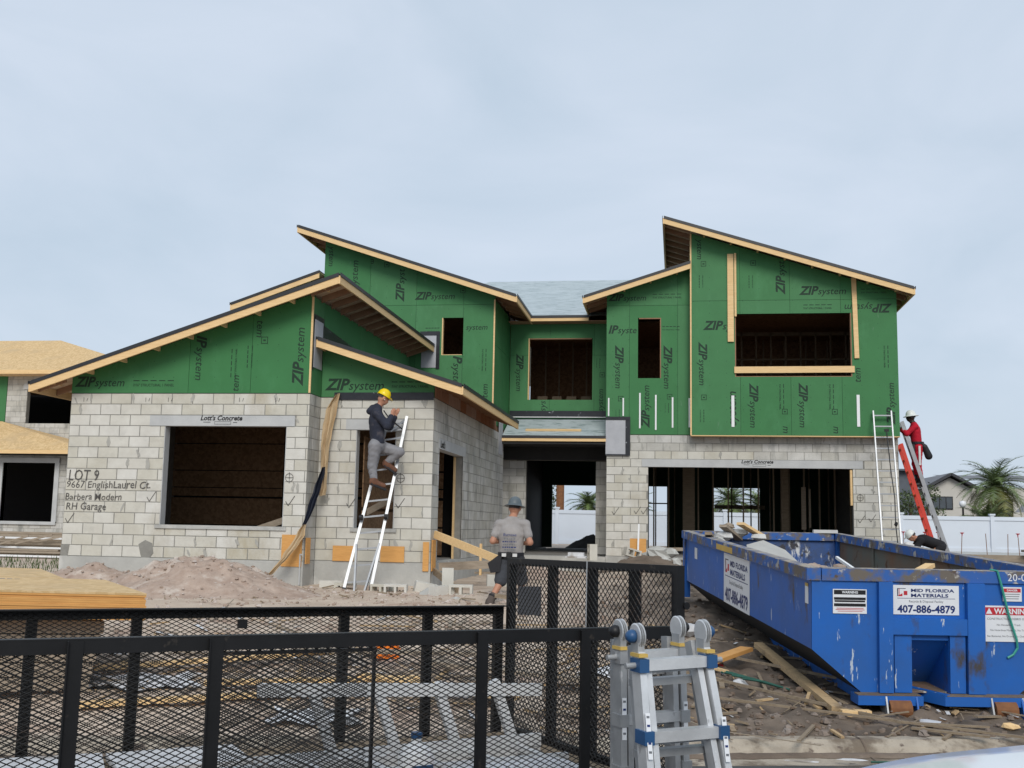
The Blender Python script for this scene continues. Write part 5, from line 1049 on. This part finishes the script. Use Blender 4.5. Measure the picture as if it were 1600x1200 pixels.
def person(label, J, face, clothes, skin='skin', hr='hair', up=(0, 0, 1), scale=1.0, group='construction workers', hatbrim=None):
    J = {k: VV(v if isinstance(v, tuple) else (v,)) for k, v in J.items()}; f = VV(face)/np.linalg.norm(face); upv = VV(up)/np.linalg.norm(up); r = np.cross(f, upv)
    base = min(J['anL'][2], J['anR'][2])-.08
    o = thing('person', label, 'person', (J['pelvis'][0], J['pelvis'][1], base), group)
    hd = J['head']; bf = clothes.get('facing', f); bf = VV(bf)/np.linalg.norm(bf)
    P = [(hd-.02*upv-.01*f, hd+.045*upv-.015*f, .085, .088), (hd-.075*upv+.03*f, hd-.06*upv+.045*f, .05, .055), (hd+.085*f-.01*upv, hd+.10*f-.035*upv, .010, .016), (hd+.03*upv+.055*f, hd+.03*upv+.06*f, .045, .045)]
    for s_ in (-1, 1): P.append((hd+s_*.085*r-.005*upv, hd+s_*.09*r-.03*upv, .018, .014))
    P += [(hd-.09*upv, J['neck'], .055, .06), (J['neck'], J['chest'], .075, .15, bf, .72), (J['chest'], J['pelvis'], .15, .14, bf, .72)]
    for s_ in 'LR':
        sh, el, wr, ha, hp, kn, an, to = [J[k+s_] for k in ('sh', 'el', 'wr', 'ha', 'hp', 'kn', 'an', 'to')]
        P += [(J['neck']-.05*upv, sh, .06, .065), (sh, el, .056, .045), (el, wr, .045, .029)]
        hdv = (ha-wr)/max(np.linalg.norm(ha-wr), 1e-6); sdv = np.cross(hdv, upv); sdv = sdv/max(np.linalg.norm(sdv), 1e-6)
        palm = wr+hdv*.075; P.append((wr, palm, .027, .034, np.cross(hdv, sdv), .6))
        cur = bf*.3+hdv*.7 if clothes.get('curl') is None else VV(clothes['curl'])
        for k_, ln in zip((-1.5, -.5, .5, 1.5), (.055, .068, .072, .06)):
            a_ = palm+sdv*k_*.017+hdv*.012; b_ = a_+hdv*ln*.55; c_ = b_+(cur/np.linalg.norm(cur))*ln*.5; P += [(a_, b_, .0105, .0095), (b_, c_, .0095, .008)]
        a_ = wr+hdv*.03+sdv*.025; P.append((a_, a_+sdv*.03+hdv*.045, .014, .010))
        P += [(J['pelvis'], hp, .11, .10), (hp, kn, .092, .060), (kn, an, .060, .038), (an, an+(to-an)*.2-VV((0, 0, .03)), .042, .045), (an-VV((0, 0, .045)), to, .045, .036)]
    sdf_mesh(P, .0115, .028).build('body', skin, o, smooth=True, fix=False)
    up2 = .0
    tr_ = J.get('wide', VV((1,)))[0]
    def tor(g): return [(J['neck']-.05*upv, J['chest'], .10+g, (.165+g)*tr_, bf, .68), (J['chest'], J['pelvis'], (.165+g)*tr_, (.15+g)*tr_, bf, .70)]
    if 'shirt' in clothes:
        m, sleeve, g = clothes['shirt']; Q = tor(g); cl = []
        for s_ in 'LR':
            sh, el, wr = J['sh'+s_], J['el'+s_], J['wr'+s_]; Q.append((J['neck']-.06*upv, sh, .05+g, .058+g*.7))
            if sleeve >= 1: Q += [(sh, el, .056+g*.7, .047+g*.7), (el, el+(wr-el)*.93, .047+g*.7, .034+g*.6)]
            else: Q.append((sh, sh+(el-sh)*sleeve, .056+g*.6, .056+g*.6))
        if clothes.get('hood'): Q += [(J['neck']-.02*upv-.09*bf, J['neck']-.08*upv-.12*bf, .07, .06), (J['neck']-.03*upv+.05*r, J['neck']-.03*upv-.05*r, .075, .075)]
        sp_ = (J['chest']-J['pelvis'])/np.linalg.norm(J['chest']-J['pelvis'])
        cl = [(J['pelvis']-sp_*.02, -sp_)]
        if not clothes.get('hood'): cl.append((J['neck']+.035*upv, upv))
        sdf_mesh(Q, .0125, .03, cl, .0022).build('shirt', m, o, smooth=True, fix=False)
    if 'pants' in clothes:
        m, ln, g = clothes['pants']; Q = [(J['pelvis']+(J['chest']-J['pelvis'])*.22, J['pelvis'], .142+g*.5, .142+g*.6, bf, .78)]; cl = []
        for s_ in 'LR':
            hp, kn, an = J['hp'+s_], J['kn'+s_], J['an'+s_]; Q.append((J['pelvis'], hp, .115+g*.5, .102+g*.6))
            if ln >= 1: Q += [(hp, kn, .098+g*.7, .068+g*.5), (kn, kn+(an-kn)*.92, .068+g*.5, .052+g*.5)]
            else: Q.append((hp, hp+(kn-hp)*ln, .098+g*.6, .084+g*.6))
        sdf_mesh(Q, .0125, .03, [(J['pelvis']+(J['chest']-J['pelvis'])*.33, J['chest']-J['pelvis'])], .004).build('trousers' if ln >= 1 else 'shorts', m, o, smooth=True, fix=False)
    if 'boots' in clothes:
        for s_ in 'LR':
            an, to, kn = J['an'+s_], J['to'+s_], J['kn'+s_]; d = (to-an); dd = d/np.linalg.norm(d); z_ = VV((0, 0, .05))
            sdf_mesh([(an+(kn-an)*.3, an, .062, .062), (an, an-z_, .062, .060), (an-z_-dd*.03, to+dd*.02, .060, .052)], .011, .03).build('boot', clothes['boots'], o, smooth=True, fix=False)
            MB().beam(an-z_*2.0-dd*.07, to-VV((0, 0, .045))+dd*.07, .115, .034).build('sole', 'leatherblack', o)
            kd = (kn-an)/np.linalg.norm(kn-an); MB().lathe([(.060, 0), (.070, .004), (.070, .03), (.060, .034)], tuple(an+kd*.085), tuple(kd), 16).build('boot_collar', 'leatherblack', o, smooth=True)
    # hair cap and helmet
    hc = hd+.045*upv-.015*f
    if 'helmet' in clothes:
        m, brim = clothes['helmet']; pr2 = [(.0, .128), (.03, .127), (.075, .110), (.108, .07), (.122, .02), (.126, -.005)]
        if brim == 'full': pr2 += [(.150, -.012), (.186, -.026), (.188, -.034), (.12, -.014)]
        else: pr2 += [(.134, -.012), (.134, -.018), (.115, -.008)]
        MB().lathe(pr2, tuple(hc), tuple(upv+.0*f), 28, .88, tuple(f)).build('helmet', m, o, smooth=True)
        if brim != 'full':
            pts = [tuple(hc+f*(.115+.07*math.cos(a))+r*.10*math.sin(a)-upv*(.008+.02*math.cos(a))) for a in [math.radians(x) for x in range(-90, 91, 15)]]
            MB().prism(pts, tuple(upv*.008)).build('visor', m, o)
        MB().lathe([(.095, -.03), (.099, -.005), (.098, .02)], tuple(hc-.035*upv-.01*f), tuple(upv), 20, .9, tuple(f)).build('hair', hr, o, smooth=True)
    for s_ in (-1, 1): MB().lathe([(0, .008), (.006, .006), (.008, 0)], tuple(hd+.088*f+s_*.032*r+.012*upv), tuple(f), 8).build('eye', 'inkblack', o)
    return o
J1=dict(head=(-5.27,19.30,2.96),neck=(-5.36,19.28,2.78),chest=(-5.38,19.27,2.55),pelvis=(-5.33,19.24,2.12),shR=(-5.42,19.45,2.68),shL=(-5.33,19.10,2.66),elR=(-5.20,19.52,2.46),elL=(-5.12,19.05,2.43),wrR=(-5.10,19.52,2.64),wrL=(-5.09,19.20,2.62),haR=(-5.07,19.52,2.72),haL=(-5.07,19.24,2.71),hpR=(-5.32,19.34,2.08),hpL=(-5.35,19.14,2.08),knR=(-4.97,19.42,1.99),knL=(-5.40,19.16,1.72),anR=(-5.20,19.42,1.80),anL=(-5.36,19.16,1.47),toR=(-5.08,19.47,1.68),toL=(-5.22,19.24,1.38))
p1 = person('worker in yellow helmet and dark hoodie standing on the silver ladder', J1, (.82, .42, -.42), dict(shirt=('hoodie', 1, .028), pants=('sweatpants', 1, .030), boots='boots', helmet=('helmyellow', 'visor'), hood=True, facing=(.85, .5, 0)), up=(.42, .2, .9))
MB().tube([(-5.22, 19.15, 2.72), (-5.14, 19.2, 2.6), (-4.98, 19.6, 2.42)], .012, 6).build('strap', 'leatherblack', p1)
MB().lathe([(0, 0), (.007, 0), (.007, .02), (0, .02)], (-5.22, 19.215, 2.92), (0, -1, 0), 8).build('earbud', 'white', p1)
J2=dict(wide=1.08,head=(-2.54,17.36,0.99),neck=(-2.565,17.30,0.81),chest=(-2.58,17.29,0.58),pelvis=(-2.58,17.30,0.22),shL=(-2.78,17.30,0.72),shR=(-2.36,17.30,0.73),elL=(-2.86,17.22,0.46),elR=(-2.27,17.22,0.45),wrL=(-2.74,17.46,0.45),wrR=(-2.42,17.46,0.43),haL=(-2.67,17.52,0.46),haR=(-2.50,17.52,0.43),hpL=(-2.68,17.30,0.17),hpR=(-2.48,17.30,0.17),knL=(-2.72,17.20,-0.16),knR=(-2.42,17.42,-0.15),anL=(-2.86,17.05,-0.47),anR=(-2.44,17.44,-0.49),toL=(-2.93,17.22,-0.53),toR=(-2.44,17.62,-0.53))
p2 = person('worker seen from behind in grey shirt, dark shorts and tool belt', J2, (.12, 1, -.15), dict(shirt=('tee', .62, .022), pants=('shorts', .95, .028), boots='sole', helmet=('helmgrey', 'full'), facing=(0, 1, 0)), up=(.05, .12, 1))
put_text(plain('Burrows', .012, .05), 'inkblue', p2, (-2.575, 17.118, .565), .205, (1, 0, -.03), (0, .08, 1), 'shirt_lettering')
for i, (x0, x1, z) in enumerate(((-2.67, -2.49, .50), (-2.69, -2.47, .455), (-2.68, -2.50, .41), (-2.69, -2.47, .37), (-2.66, -2.5, .33))):
    b = MB(); x = x0
    while x < x1: w_ = random.uniform(.012, .035); b.box(x, min(x+w_, x1), 17.112, 17.114, z-.008, z+.010); x += w_+.011
    b.build('shirt_print', 'inkblue' if i % 2 else 'inkgrey', p2)
MB().lathe([(.185, -.02), (.207, -.02), (.207, .075), (.185, .075)], (-2.58, 17.30, .215), (0, 0, 1), 28, .76, (1, 0, 0)).build('tool_belt', 'leatherblack', p2)
boxes('belt_pad', 'whitecloth', [(-2.70, -2.63, 17.128, 17.136, .225, .275), (-2.53, -2.46, 17.128, 17.136, .225, .275)], p2)
MB().box(-2.615, -2.55, 17.085, 17.13, .205, .30).build('belt_clip', 'inkblack', p2)
MB().prism([(-2.92, 17.12, .12), (-2.87, 17.12, -.03), (-2.72, 17.12, -.01), (-2.70, 17.12, .23), (-2.76, 17.12, .24)], (0, .1, 0)).build('tool_pouch', 'leatherblack', p2)
MB().box(-2.44, -2.36, 17.14, 17.25, .0, .22).build('tool_pouch', 'leatherblack', p2)
J3=dict(head=(5.70,28.21,3.55),neck=(5.765,28.2,3.38),chest=(5.79,28.20,3.19),pelvis=(5.84,28.20,2.84),shL=(5.79,28.38,3.31),shR=(5.77,28.03,3.30),elL=(5.66,28.42,3.13),elR=(5.56,28.00,3.12),wrL=(5.49,28.35,3.24),wrR=(5.47,28.05,3.23),haL=(5.42,28.33,3.29),haR=(5.40,28.07,3.28),hpL=(5.86,28.30,2.79),hpR=(5.85,28.10,2.79),knL=(5.79,28.30,2.40),knR=(5.83,28.10,2.37),anL=(5.86,28.30,2.02),anR=(5.90,28.10,1.94),toL=(5.72,28.30,1.96),toR=(5.76,28.10,1.88))
p3 = person('worker in red top and white helmet on the grey ladder', J3, (-1, .02, 0), dict(shirt=('redcloth', 1, .022), pants=('redcloth', 1, .012), boots='inkblack', helmet=('helmwhite', 'full'), facing=(-1, 0, 0)), skin='skindark', up=(-.12, 0, 1))
MB().box(5.82, 5.87, 27.965, 27.975, 2.35, 2.82).build('trouser_stripe', 'whitecloth', p3)
MB().lathe([(.155, 0), (.168, 0), (.168, .06), (.155, .06)], (5.83, 28.2, 2.87), (0, 0, 1), 22, 1.2, (1, 0, 0)).build('tool_belt', 'leatherblack', p3)
sdf_mesh([((5.98, 28.05, 2.80), (6.08, 28.1, 2.58), .07, .09), ((5.93, 28.05, 2.88), (6.0, 28.08, 2.75), .04, .06)], .014, .03).build('tool_bag', 'leatherblack', p3, smooth=True, fix=False)
MB().box(5.66, 5.74, 27.99, 28.06, 2.62, 2.86).build('tool_pouch', 'leatherblack', p3)
J4=dict(head=(5.52,27.60,0.63),neck=(5.66,27.62,0.58),chest=(5.82,27.64,0.55),pelvis=(6.18,27.68,0.42),shL=(5.72,27.80,0.54),shR=(5.70,27.46,0.53),elL=(5.60,27.85,0.32),elR=(5.56,27.42,0.30),wrL=(5.45,27.80,0.16),wrR=(5.42,27.45,0.15),haL=(5.38,27.78,0.11),haR=(5.35,27.47,0.10),hpL=(6.19,27.79,0.37),hpR=(6.17,27.58,0.37),knL=(5.89,27.88,0.16),knR=(5.87,27.48,0.15),anL=(6.20,27.84,0.0),anR=(6.18,27.54,-0.01),toL=(6.06,27.84,-0.06),toR=(6.04,27.54,-0.07))
p4 = person('worker in black jacket and white helmet crouching behind the dumpster', J4, (-.85, 0, -.5), dict(shirt=('blackcloth', 1, .03), pants=('blackcloth', 1, .02), boots='inkblack', helmet=('helmwhite', 'visor'), facing=(-.2, 0, -1)), up=(-.75, 0, .65))
sdf_mesh([((5.55, 27.5, .38), (5.42, 27.5, .42), .06, .09)], .014, .03).build('white_bag', 'whitecloth', p4, smooth=True, fix=False)
# =================================================================== NEIGHBOUR HOUSE (LEFT)
NH = thing('neighbour_house', 'unfinished block house with bare plywood roofs at left edge', 'house', (-24, 38, 0))
def nb_wall(x0, x1, z0, z1, y, holes):
    b = MB()
    for (a, c, d, e_) in rminus((x0, x1, z0, z1), holes): b.box(a, c, y, y+.2, d, e_)
    w_ = b.build('block_wall', 'mortar', NH); js = MB(); i = 0; z = z0
    while z < z1-.05:
        x = x0-(BW/2 if i % 2 else 0)
        while x < x1:
            for (a, c, d, e_) in rminus((max(x, x0)+.006, min(x+BW, x1)-.006, z+.006, min(z+CH, z1)-.006), holes):
                if c-a > .03 and e_-d > .03: js.box(a, c, y-.006, y+.004, d, e_)
            x += BW
        z += CH; i += 1
    js.build('block', 'blockI', w_, kind='stuff')
nb_wall(-25.0, -19.6, 3.2, 5.98, 38, [(-24.17, -20.9, 4.18, 5.45)])
nb_wall(-32, -20.4, -.3, 3.0, 36, [(-23.6, -21.62, .55, 2.6), (-30, -26, .55, 2.6)])
MB().box(-33, -25.01, 37.98, 38.1, 3.2, 5.98).build('sheathing_panel', 'zip', NH)
MB().box(-24.3, -20.7, 37.96, 38.1, 5.47, 5.68).build('lintel', 'lintel', NH)
for a in ((-23.75, -23.6, 35.95, 36.2, .5, 2.75), (-21.62, -21.45, 35.95, 36.2, .5, 2.75), (-23.75, -21.45, 35.94, 36.2, 2.6, 2.78), (-23.75, -21.45, 35.93, 36.2, .44, .55)): MB().box(*a).build('window_frame', 'lintel', NH)
MB().box(-23.0, -21.4, 39.0, 39.1, 2.4, 2.6).box(-23.05, -22.75, 39.0, 39.1, .3, 2.4).build('inner_wall', 'cement', NH)
b = MB()
for i in range(8): b.box(-22.7+i*.2, -22.66+i*.2, 39.5, 39.58, .3, 2.4)
b.build('interior_studs', 'woodold', NH, kind='stuff')
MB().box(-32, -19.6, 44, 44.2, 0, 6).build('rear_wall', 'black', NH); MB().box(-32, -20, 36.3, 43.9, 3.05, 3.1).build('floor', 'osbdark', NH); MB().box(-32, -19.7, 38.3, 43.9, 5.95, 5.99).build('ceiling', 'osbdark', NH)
MB().box(-19.8, -19.6, 38.2, 44, 0, 5.97).build('side_wall', 'zipdark', NH); MB().box(-20.6, -20.4, 36.2, 44, -.3, 3.0).build('side_wall', 'cement', NH)
rf = MB().add([(-34, 37.4, 6.12), (-18.9, 37.4, 6.12), (-25.15, 41.6, 7.95), (-36, 41.6, 7.95), (-18.9, 46, 6.12)], [(0, 1, 2, 3), (1, 4, 2)]); rf.build('roof', 'osb', NH, fix=False)
MB().box(-34, -18.9, 37.36, 37.40, 5.97, 6.115).build('fascia_board', 'wood', NH); MB().box(-34, -18.95, 37.42, 38.0, 5.96, 5.98).build('soffit', 'soffit', NH)
rf = MB().add([(-34, 35.3, 3.02), (-20.0, 35.3, 3.02), (-20.0, 37.99, 3.06), (-25.1, 37.95, 4.25), (-34, 37.95, 4.25)], [(0, 1, 3, 4), (1, 2, 3)]); rf.build('lower_roof', 'osb', NH, fix=False)
MB().box(-34, -20.0, 35.26, 35.30, 2.88, 3.015).build('fascia_board', 'wood', NH); MB().box(-20.04, -20.0, 35.3, 38, 2.88, 3.015).build('fascia_board', 'wood', NH)
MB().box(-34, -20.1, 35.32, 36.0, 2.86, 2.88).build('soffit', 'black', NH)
TR = thing('truss_stack', 'flat stack of grey roof trusses beside the neighbour house', 'trusses', (-19.5, 30, -.5))
rd = random.Random(9)
for i in range(9):
    z = -.42+i*.085; MB().beam((-24.5, 30+.05*i, z), (-17.2+rd.uniform(-.6, .1), 30+.04*i, z+.03*rd.uniform(-1, 1)), .04, .055).build('chord', 'woodgrey' if i % 3 else 'white', TR)
for i in range(5): MB().beam((-21.5+i*.8, 29.98, -.38+.1*i), (-20.2+i*.75, 29.98, .05+.05*i), .04, .05).build('web', 'woodgrey', TR)
MB().box(-25, -17.6, 30.8, 31, -.5, .25).build('back_stack', 'woodold', TR)
b = MB(); rd = random.Random(5)
for i in range(1500):
    x, y = rd.uniform(-21, -12), rd.uniform(22, 29); h = rd.uniform(.05, .22); a = rd.uniform(0, 6.28); b.add([(x, y, -.52), (x+.03*math.cos(a), y+.03*math.sin(a), -.52), (x+.08*math.cos(a+1), y, -.5+h)], [(0, 1, 2)])
tag(b.build('grass_patch', 'grass', kind='stuff', fix=False), 'patch of weedy green grass left of the house', 'grass')
# =================================================================== BACKGROUND RIGHT AND THROUGH THE OPENINGS
FN = thing('vinyl_fence', 'tall white vinyl privacy fence behind the house', 'fence', (5, 56, -.3))
x = -14.4; xs = []
while x < 30: xs.append(x); x += 4.19
for i, x in enumerate(xs):
    MB().box(x-.09, x+.09, 55.9, 56.1, -.3, 1.62).build('post', 'vinyl', FN); MB().box(x-.13, x+.13, 55.86, 56.14, 1.62, 1.70).build('post_cap', 'vinyl', FN)
    if i+1 < len(xs):
        MB().box(x+.09, xs[i+1]-.09, 55.98, 56.02, -.05, 1.38).build('panel', 'vinyl', FN); MB().box(x+.09, xs[i+1]-.09, 55.94, 56.06, 1.38, 1.56).build('rail', 'vinyl', FN); MB().box(x+.09, xs[i+1]-.09, 55.94, 56.06, -.15, .06).build('rail', 'vinyl', FN)
BH = thing('far_house', 'beige stucco house with dark gabled roof beyond the fence', 'house', (19, 76, 0))
MB().prism([(15.9, 74, -.3), (18.5, 74, -.3), (18.5, 74, 3.6), (17.26, 74, 4.3), (15.9, 74, 3.55)], (0, 8, 0)).build('wall', 'stucco', BH)
MB().box(18.5, 28, 75, 82, -.3, 3.7).build('wall', 'stucco', BH)
for p, q in (((15.5, 73.7, 3.50), (17.26, 73.7, 4.50)), ((17.26, 73.7, 4.50), (18.9, 73.7, 3.60))): MB().beam(p, q, .5, .16).build('verge', 'roofdark', BH)
MB().add([(15.5, 73.6, 3.55), (17.26, 73.6, 4.58), (17.26, 82, 4.58), (15.5, 82, 3.55)], [(0, 1, 2, 3)]).add([(18.9, 73.6, 3.65), (17.26, 73.6, 4.58), (17.26, 82, 4.58), (18.9, 82, 3.65)], [(0, 1, 2, 3)]).add([(17.3, 74.6, 4.3), (29, 74.6, 3.75), (29, 79, 4.7), (17.3, 79, 4.7)], [(0, 1, 2, 3)]).build('roof', 'roofgrey', BH, fix=False)
wn = MB().box(16.15, 17.4, 73.95, 74.0, 2.25, 3.08).build('window', 'inkblack', BH)
for x in (16.2, 16.6, 17.0): MB().box(x, x+.34, 73.93, 73.949, 2.32, 3.02).build('pane', 'glass', wn)
for x in (20.4, 22.0): w2 = MB().box(x, x+.9, 74.94, 75.0, 1.9, 3.0).build('window', 'inkblack', BH); MB().box(x+.08, x+.82, 74.92, 74.939, 2.0, 2.9).build('pane', 'glass', w2)
B2 = thing('dark_house', 'dark slate coloured house just right of the building corner', 'house', (11, 68, 0)); MB().box(6, 13.55, 66, 74, -.3, 4.3).build('wall', 'stuccodark', B2); MB().add([(5.6, 65.6, 4.25), (13.9, 65.6, 4.25), (13.9, 70, 4.6), (5.6, 70, 4.6)], [(0, 1, 2, 3)]).build('roof', 'roofdark', B2, fix=False)
B3 = thing('low_house', 'low beige house partly hidden at the right edge', 'house', (23, 68, 0)); MB().box(21.5, 27, 67, 72, -.3, 2.0).build('wall', 'stucco', B3); MB().add([(19.0, 66.6, 2.0), (27.4, 66.6, 2.0), (27.4, 70, 2.7), (20.6, 70, 2.7)], [(0, 1, 2, 3)]).build('roof', 'roofgrey', B3, fix=False); MB().box(22.4, 23.2, 66.93, 67, .8, 1.8).build('window', 'glass', B3)
def palm(label, x, y, hgt, rad, nf, seed, m='frond', m2='frondyel', tr=.22, spread=1.0):
    o = thing('palm_tree', label, 'palm', (x, y, -.3), 'palm trees beyond the fence'); rd = random.Random(seed)
    MB().tube([(x, y, -.3), (x+.03, y, hgt*.5), (x, y, hgt)], [tr*1.15, tr*.9, tr], 12).build('trunk', 'trunk', o)
    lv, ly = MB(), MB()
    for i in range(nf):
        a = i*2.399+rd.uniform(-.2, .2); el = math.radians(80-115*(i/nf)**.85*spread); L_ = rad*rd.uniform(.85, 1.15); d = Vector((math.cos(a), math.sin(a), 0)); side_ = Vector((-d.y, d.x, 0)); b = ly if i > nf*.72 else lv
        pts = []; p = Vector((x, y, hgt)); e_ = el
        for k in range(13): pts.append(p.copy()); p = p+(d*math.cos(e_)+Vector((0, 0, math.sin(e_))))*L_/12; e_ -= .115
        b.tube(pts, [.035*(1-k/14) for k in range(13)], 4)
        for k in range(1, 13):
            for h in (0, .33, .66):
                q = pts[k-1].lerp(pts[k], h); tdir = (pts[k]-pts[k-1]).normalized(); ll = rad*.30*(math.sin(math.pi*min(1, (k+h)/13+.12))**.6+.15)
                for sg in (-1, 1):
                    dr = (side_*sg*.8+tdir*.75+Vector((0, 0, rd.uniform(-.05, .35)))).normalized(); e2 = q+dr*ll+Vector((0, 0, -.12*ll)); wv = tdir*.028
                    b.add([q-wv, q+wv, e2], [(0, 1, 2)])
    lv.build('crown', m, o, fix=False); ly.build('lower_fronds', m2, o, fix=False)
    return o
palm('large palm with feathery crown beyond the fence at right', 16.76, 62, 3.3, 2.3, 46, 1)
palm('short stiff young palm standing left of the large palm', 15.85, 60.5, 1.2, 1.9, 22, 2, 'frond', 'frond', .2, .55)
palm('palm seen through the rear doorway', -4.9, 62, 1.9, 1.5, 34, 3)
palm('palm seen through the left panes of the garage rear window', 2.9, 62, 2.2, 1.9, 34, 4)
palm('palm seen through the right panes of the garage rear window', 4.6, 63, 2.0, 1.9, 34, 5)
palm('palm frond at the left edge of the garage opening', -2.2, 60, 1.6, 1.5, 20, 6)
def bush(label, x, y, z, r, h, n, seed):
    o = thing('shrub', label, 'shrub', (x, y, -.3), 'shrubs beyond the fence'); b = MB(); rd = random.Random(seed)
    for i in range(n):
        a, u, t = rd.uniform(0, 6.28), rd.random()**.5, rd.uniform(-1, 1); p = Vector((x+r*u*math.cos(a), y+r*u*math.sin(a), z+h*t*(1-.5*u)+.3*noise.noise(Vector((a, t*2, seed))))); q = Vector((rd.uniform(-1, 1), rd.uniform(-1, 1), rd.uniform(-1, 1)))*.16; s_ = Vector((rd.uniform(-1, 1), rd.uniform(-1, 1), rd.uniform(-1, 1)))*.12
        b.add([p, p+q, p+q*.5+s_], [(0, 1, 2)])
    b.build('foliage', 'leaf', o, fix=False); MB().tube([(x, y, -.3), (x, y, z)], .08, 6).build('stem', 'trunk', o)
bush('small olive tree against the dark house', 12.4, 62, 2.3, .9, .8, 700, 1); bush('low shrub in front of the beige house', 15.2, 70, 1.9, .8, .5, 300, 2); bush('leafy tree beside the pole behind the house', -7.3, 62, 2.3, .9, 1.2, 600, 3); bush('feathery shrub left of the far gable', 14.6, 68, 3.0, .7, .6, 260, 4)
UP = thing('utility_pole', 'brown utility pole seen through the rear doorway', 'pole', (-6.4, 61, -.3)); MB().tube([(-6.4, 61, -.3), (-6.4, 61, 9)], .22, 10).build('shaft', 'rollerrust', UP); MB().beam((-7.2, 61, 8.4), (-5.6, 61, 8.4), .1, .12).build('crossarm', 'trunk', UP)
LP = thing('garden_lamp', 'small globe lamp post beyond the white fence', 'lamp', (14.84, 61, -.3)); MB().tube([(14.84, 61, -.3), (14.84, 61, 2.1)], .05, 8).build('post', 'inkblack', LP); MB().lathe([(0, 0), (.12, .02), (.18, .16), (.16, .3), (0, .36)], (14.84, 61, 2.1), n=14).build('globe', 'sign', LP, smooth=True)
SB = thing('slab_form', 'poured concrete slab with timber forms beside the house', 'slab', (12, 42, -.2)); MB().box(7.2, 22, 41.5, 50, -.25, -.03).build('slab', 'cement', SB); MB().box(7.1, 22, 41.42, 41.49, -.25, .0).build('form_board', 'woodgrey', SB)
rd = random.Random(8); TX = ['leftmost', 'second', 'third', 'fourth', 'fifth', 'sixth', 'seventh', 'eighth', 'last']
for i, (px, cap) in enumerate(((8.75, 1), (9.35, 1), (10.11, 1), (11.0, 0), (11.7, 0), (12.1, 1), (12.75, 1), (13.4, 1), (8.15, 1))):
    o = thing('rebar', ('tilted ' if i == 0 else '')+TX[i]+' rebar stake '+('with red cap' if cap else 'without cap')+' standing in the slab', 'rebar', (px, 42, -.1), 'rebar stakes in the slab')
    tl_ = .12 if i == 0 else rd.uniform(-.05, .05); MB().tube([(px, 42, -.1), (px+tl_, 42, .74)], .012, 6).build('bar', 'rollerrust', o)
    if cap: MB().lathe([(.015, -.1), (.02, -.02), (.07, 0), (.07, .025), (0, .03)], (px+tl_, 42, .74), n=10).build('cap', 'red', o)
o = MB().box(12.0, 15, 41.0, 41.5, .12, .2).build('plank_pile', 'woodgrey'); tag(o, 'grey planks lying over the slab edge at right', 'planks')
MB().box(12.5, 14.5, 41.1, 41.4, -.1, .118).build('support', 'woodold', o)
# =================================================================== WHITE CAR (only its bonnet reaches the picture)
CA = thing('white_car', 'white parked car with smooth rounded bonnet at the bottom right corner', 'car', (2.68, 4.05, -1.1), world=False); CA.rotation_euler = (0, 0, math.radians(14)); CA.scale = (1, 1, 1.20)
NU, NV = 48, 16; b = MB(); PX = [(-2.3, .45, .72), (-2.25, .70, .80), (-2.05, .81, .86), (-1.7, .865, .89), (-1.2, .90, .90), (-.75, .94, .90), (-.35, 1.30, .82), (.1, 1.55, .72), (.7, 1.60, .70), (1.4, 1.55, .68), (1.9, 1.25, .72), (2.2, 1.0, .8), (2.3, .6, .75)]
PXa = np.array(PX); _gx = np.linspace(-2.3, 2.3, 185); _tab = {k: np.convolve(np.pad(np.interp(_gx, PXa[:, 0], PXa[:, k]), 6, mode='edge'), np.ones(13)/13, mode='valid') for k in (1, 2)}
def lerpx(x, k): return float(np.interp(x, _gx, _tab[k]))
for i in range(NU+1):
    x = -2.3+4.6*i/NU; h = lerpx(x, 1); wt = lerpx(x, 2); wl = .92*(1-.5*max(0, (abs(x)-1.8)/.5)**2)
    for j in range(NV+1):
        t = j/NV*2-1; a = abs(t)
        if a < .6: yy, zz = wt*t/.6*.97, h-.05*(t/.6)**2-.03*max(0, abs(t/.6)-.8)
        else: q = (a-.6)/.4; yy = math.copysign(wt*.97+(wl-wt*.97)*min(1, q*2), t); zz = (h-.06)*(1-q)+.28*q
        b.v.append((x, yy, zz))
for i in range(NU):
    for j in range(NV): q = i*(NV+1)+j; b.f.append((q, q+1, q+NV+2, q+NV+1))
b.build('body', 'car', CA, smooth=True, fix=True)
for sx in (-1.45, 1.4):
    for sy in (-.86, .86):
        wl = MB().lathe([(0, -.1), (.2, -.1), (.31, -.1), (.34, -.06), (.34, .06), (.31, .1), (.2, .1), (0, .1)], (sx, sy, .34), (0, 1, 0), 24).build('wheel', 'tyre', CA, smooth=True); MB().lathe([(0, -.108), (.19, -.106), (.2, -.1)], (sx, sy, .34), (0, 1, 0), 20).build('rim', 'alug', wl)
MB().prism([(-.70, -.70, 1.09), (-.36, -.64, 1.33), (-.36, .64, 1.33), (-.70, .70, 1.09)], (-.02, 0, .02)).build('windscreen', 'glass', CA)
for sy in (-.6, .6): MB().lathe([(0, .0), (.06, -.02), (.09, -.05)], (-2.27, sy, .68), (-1, 0, .3), 12).build('headlight', 'glass', CA)
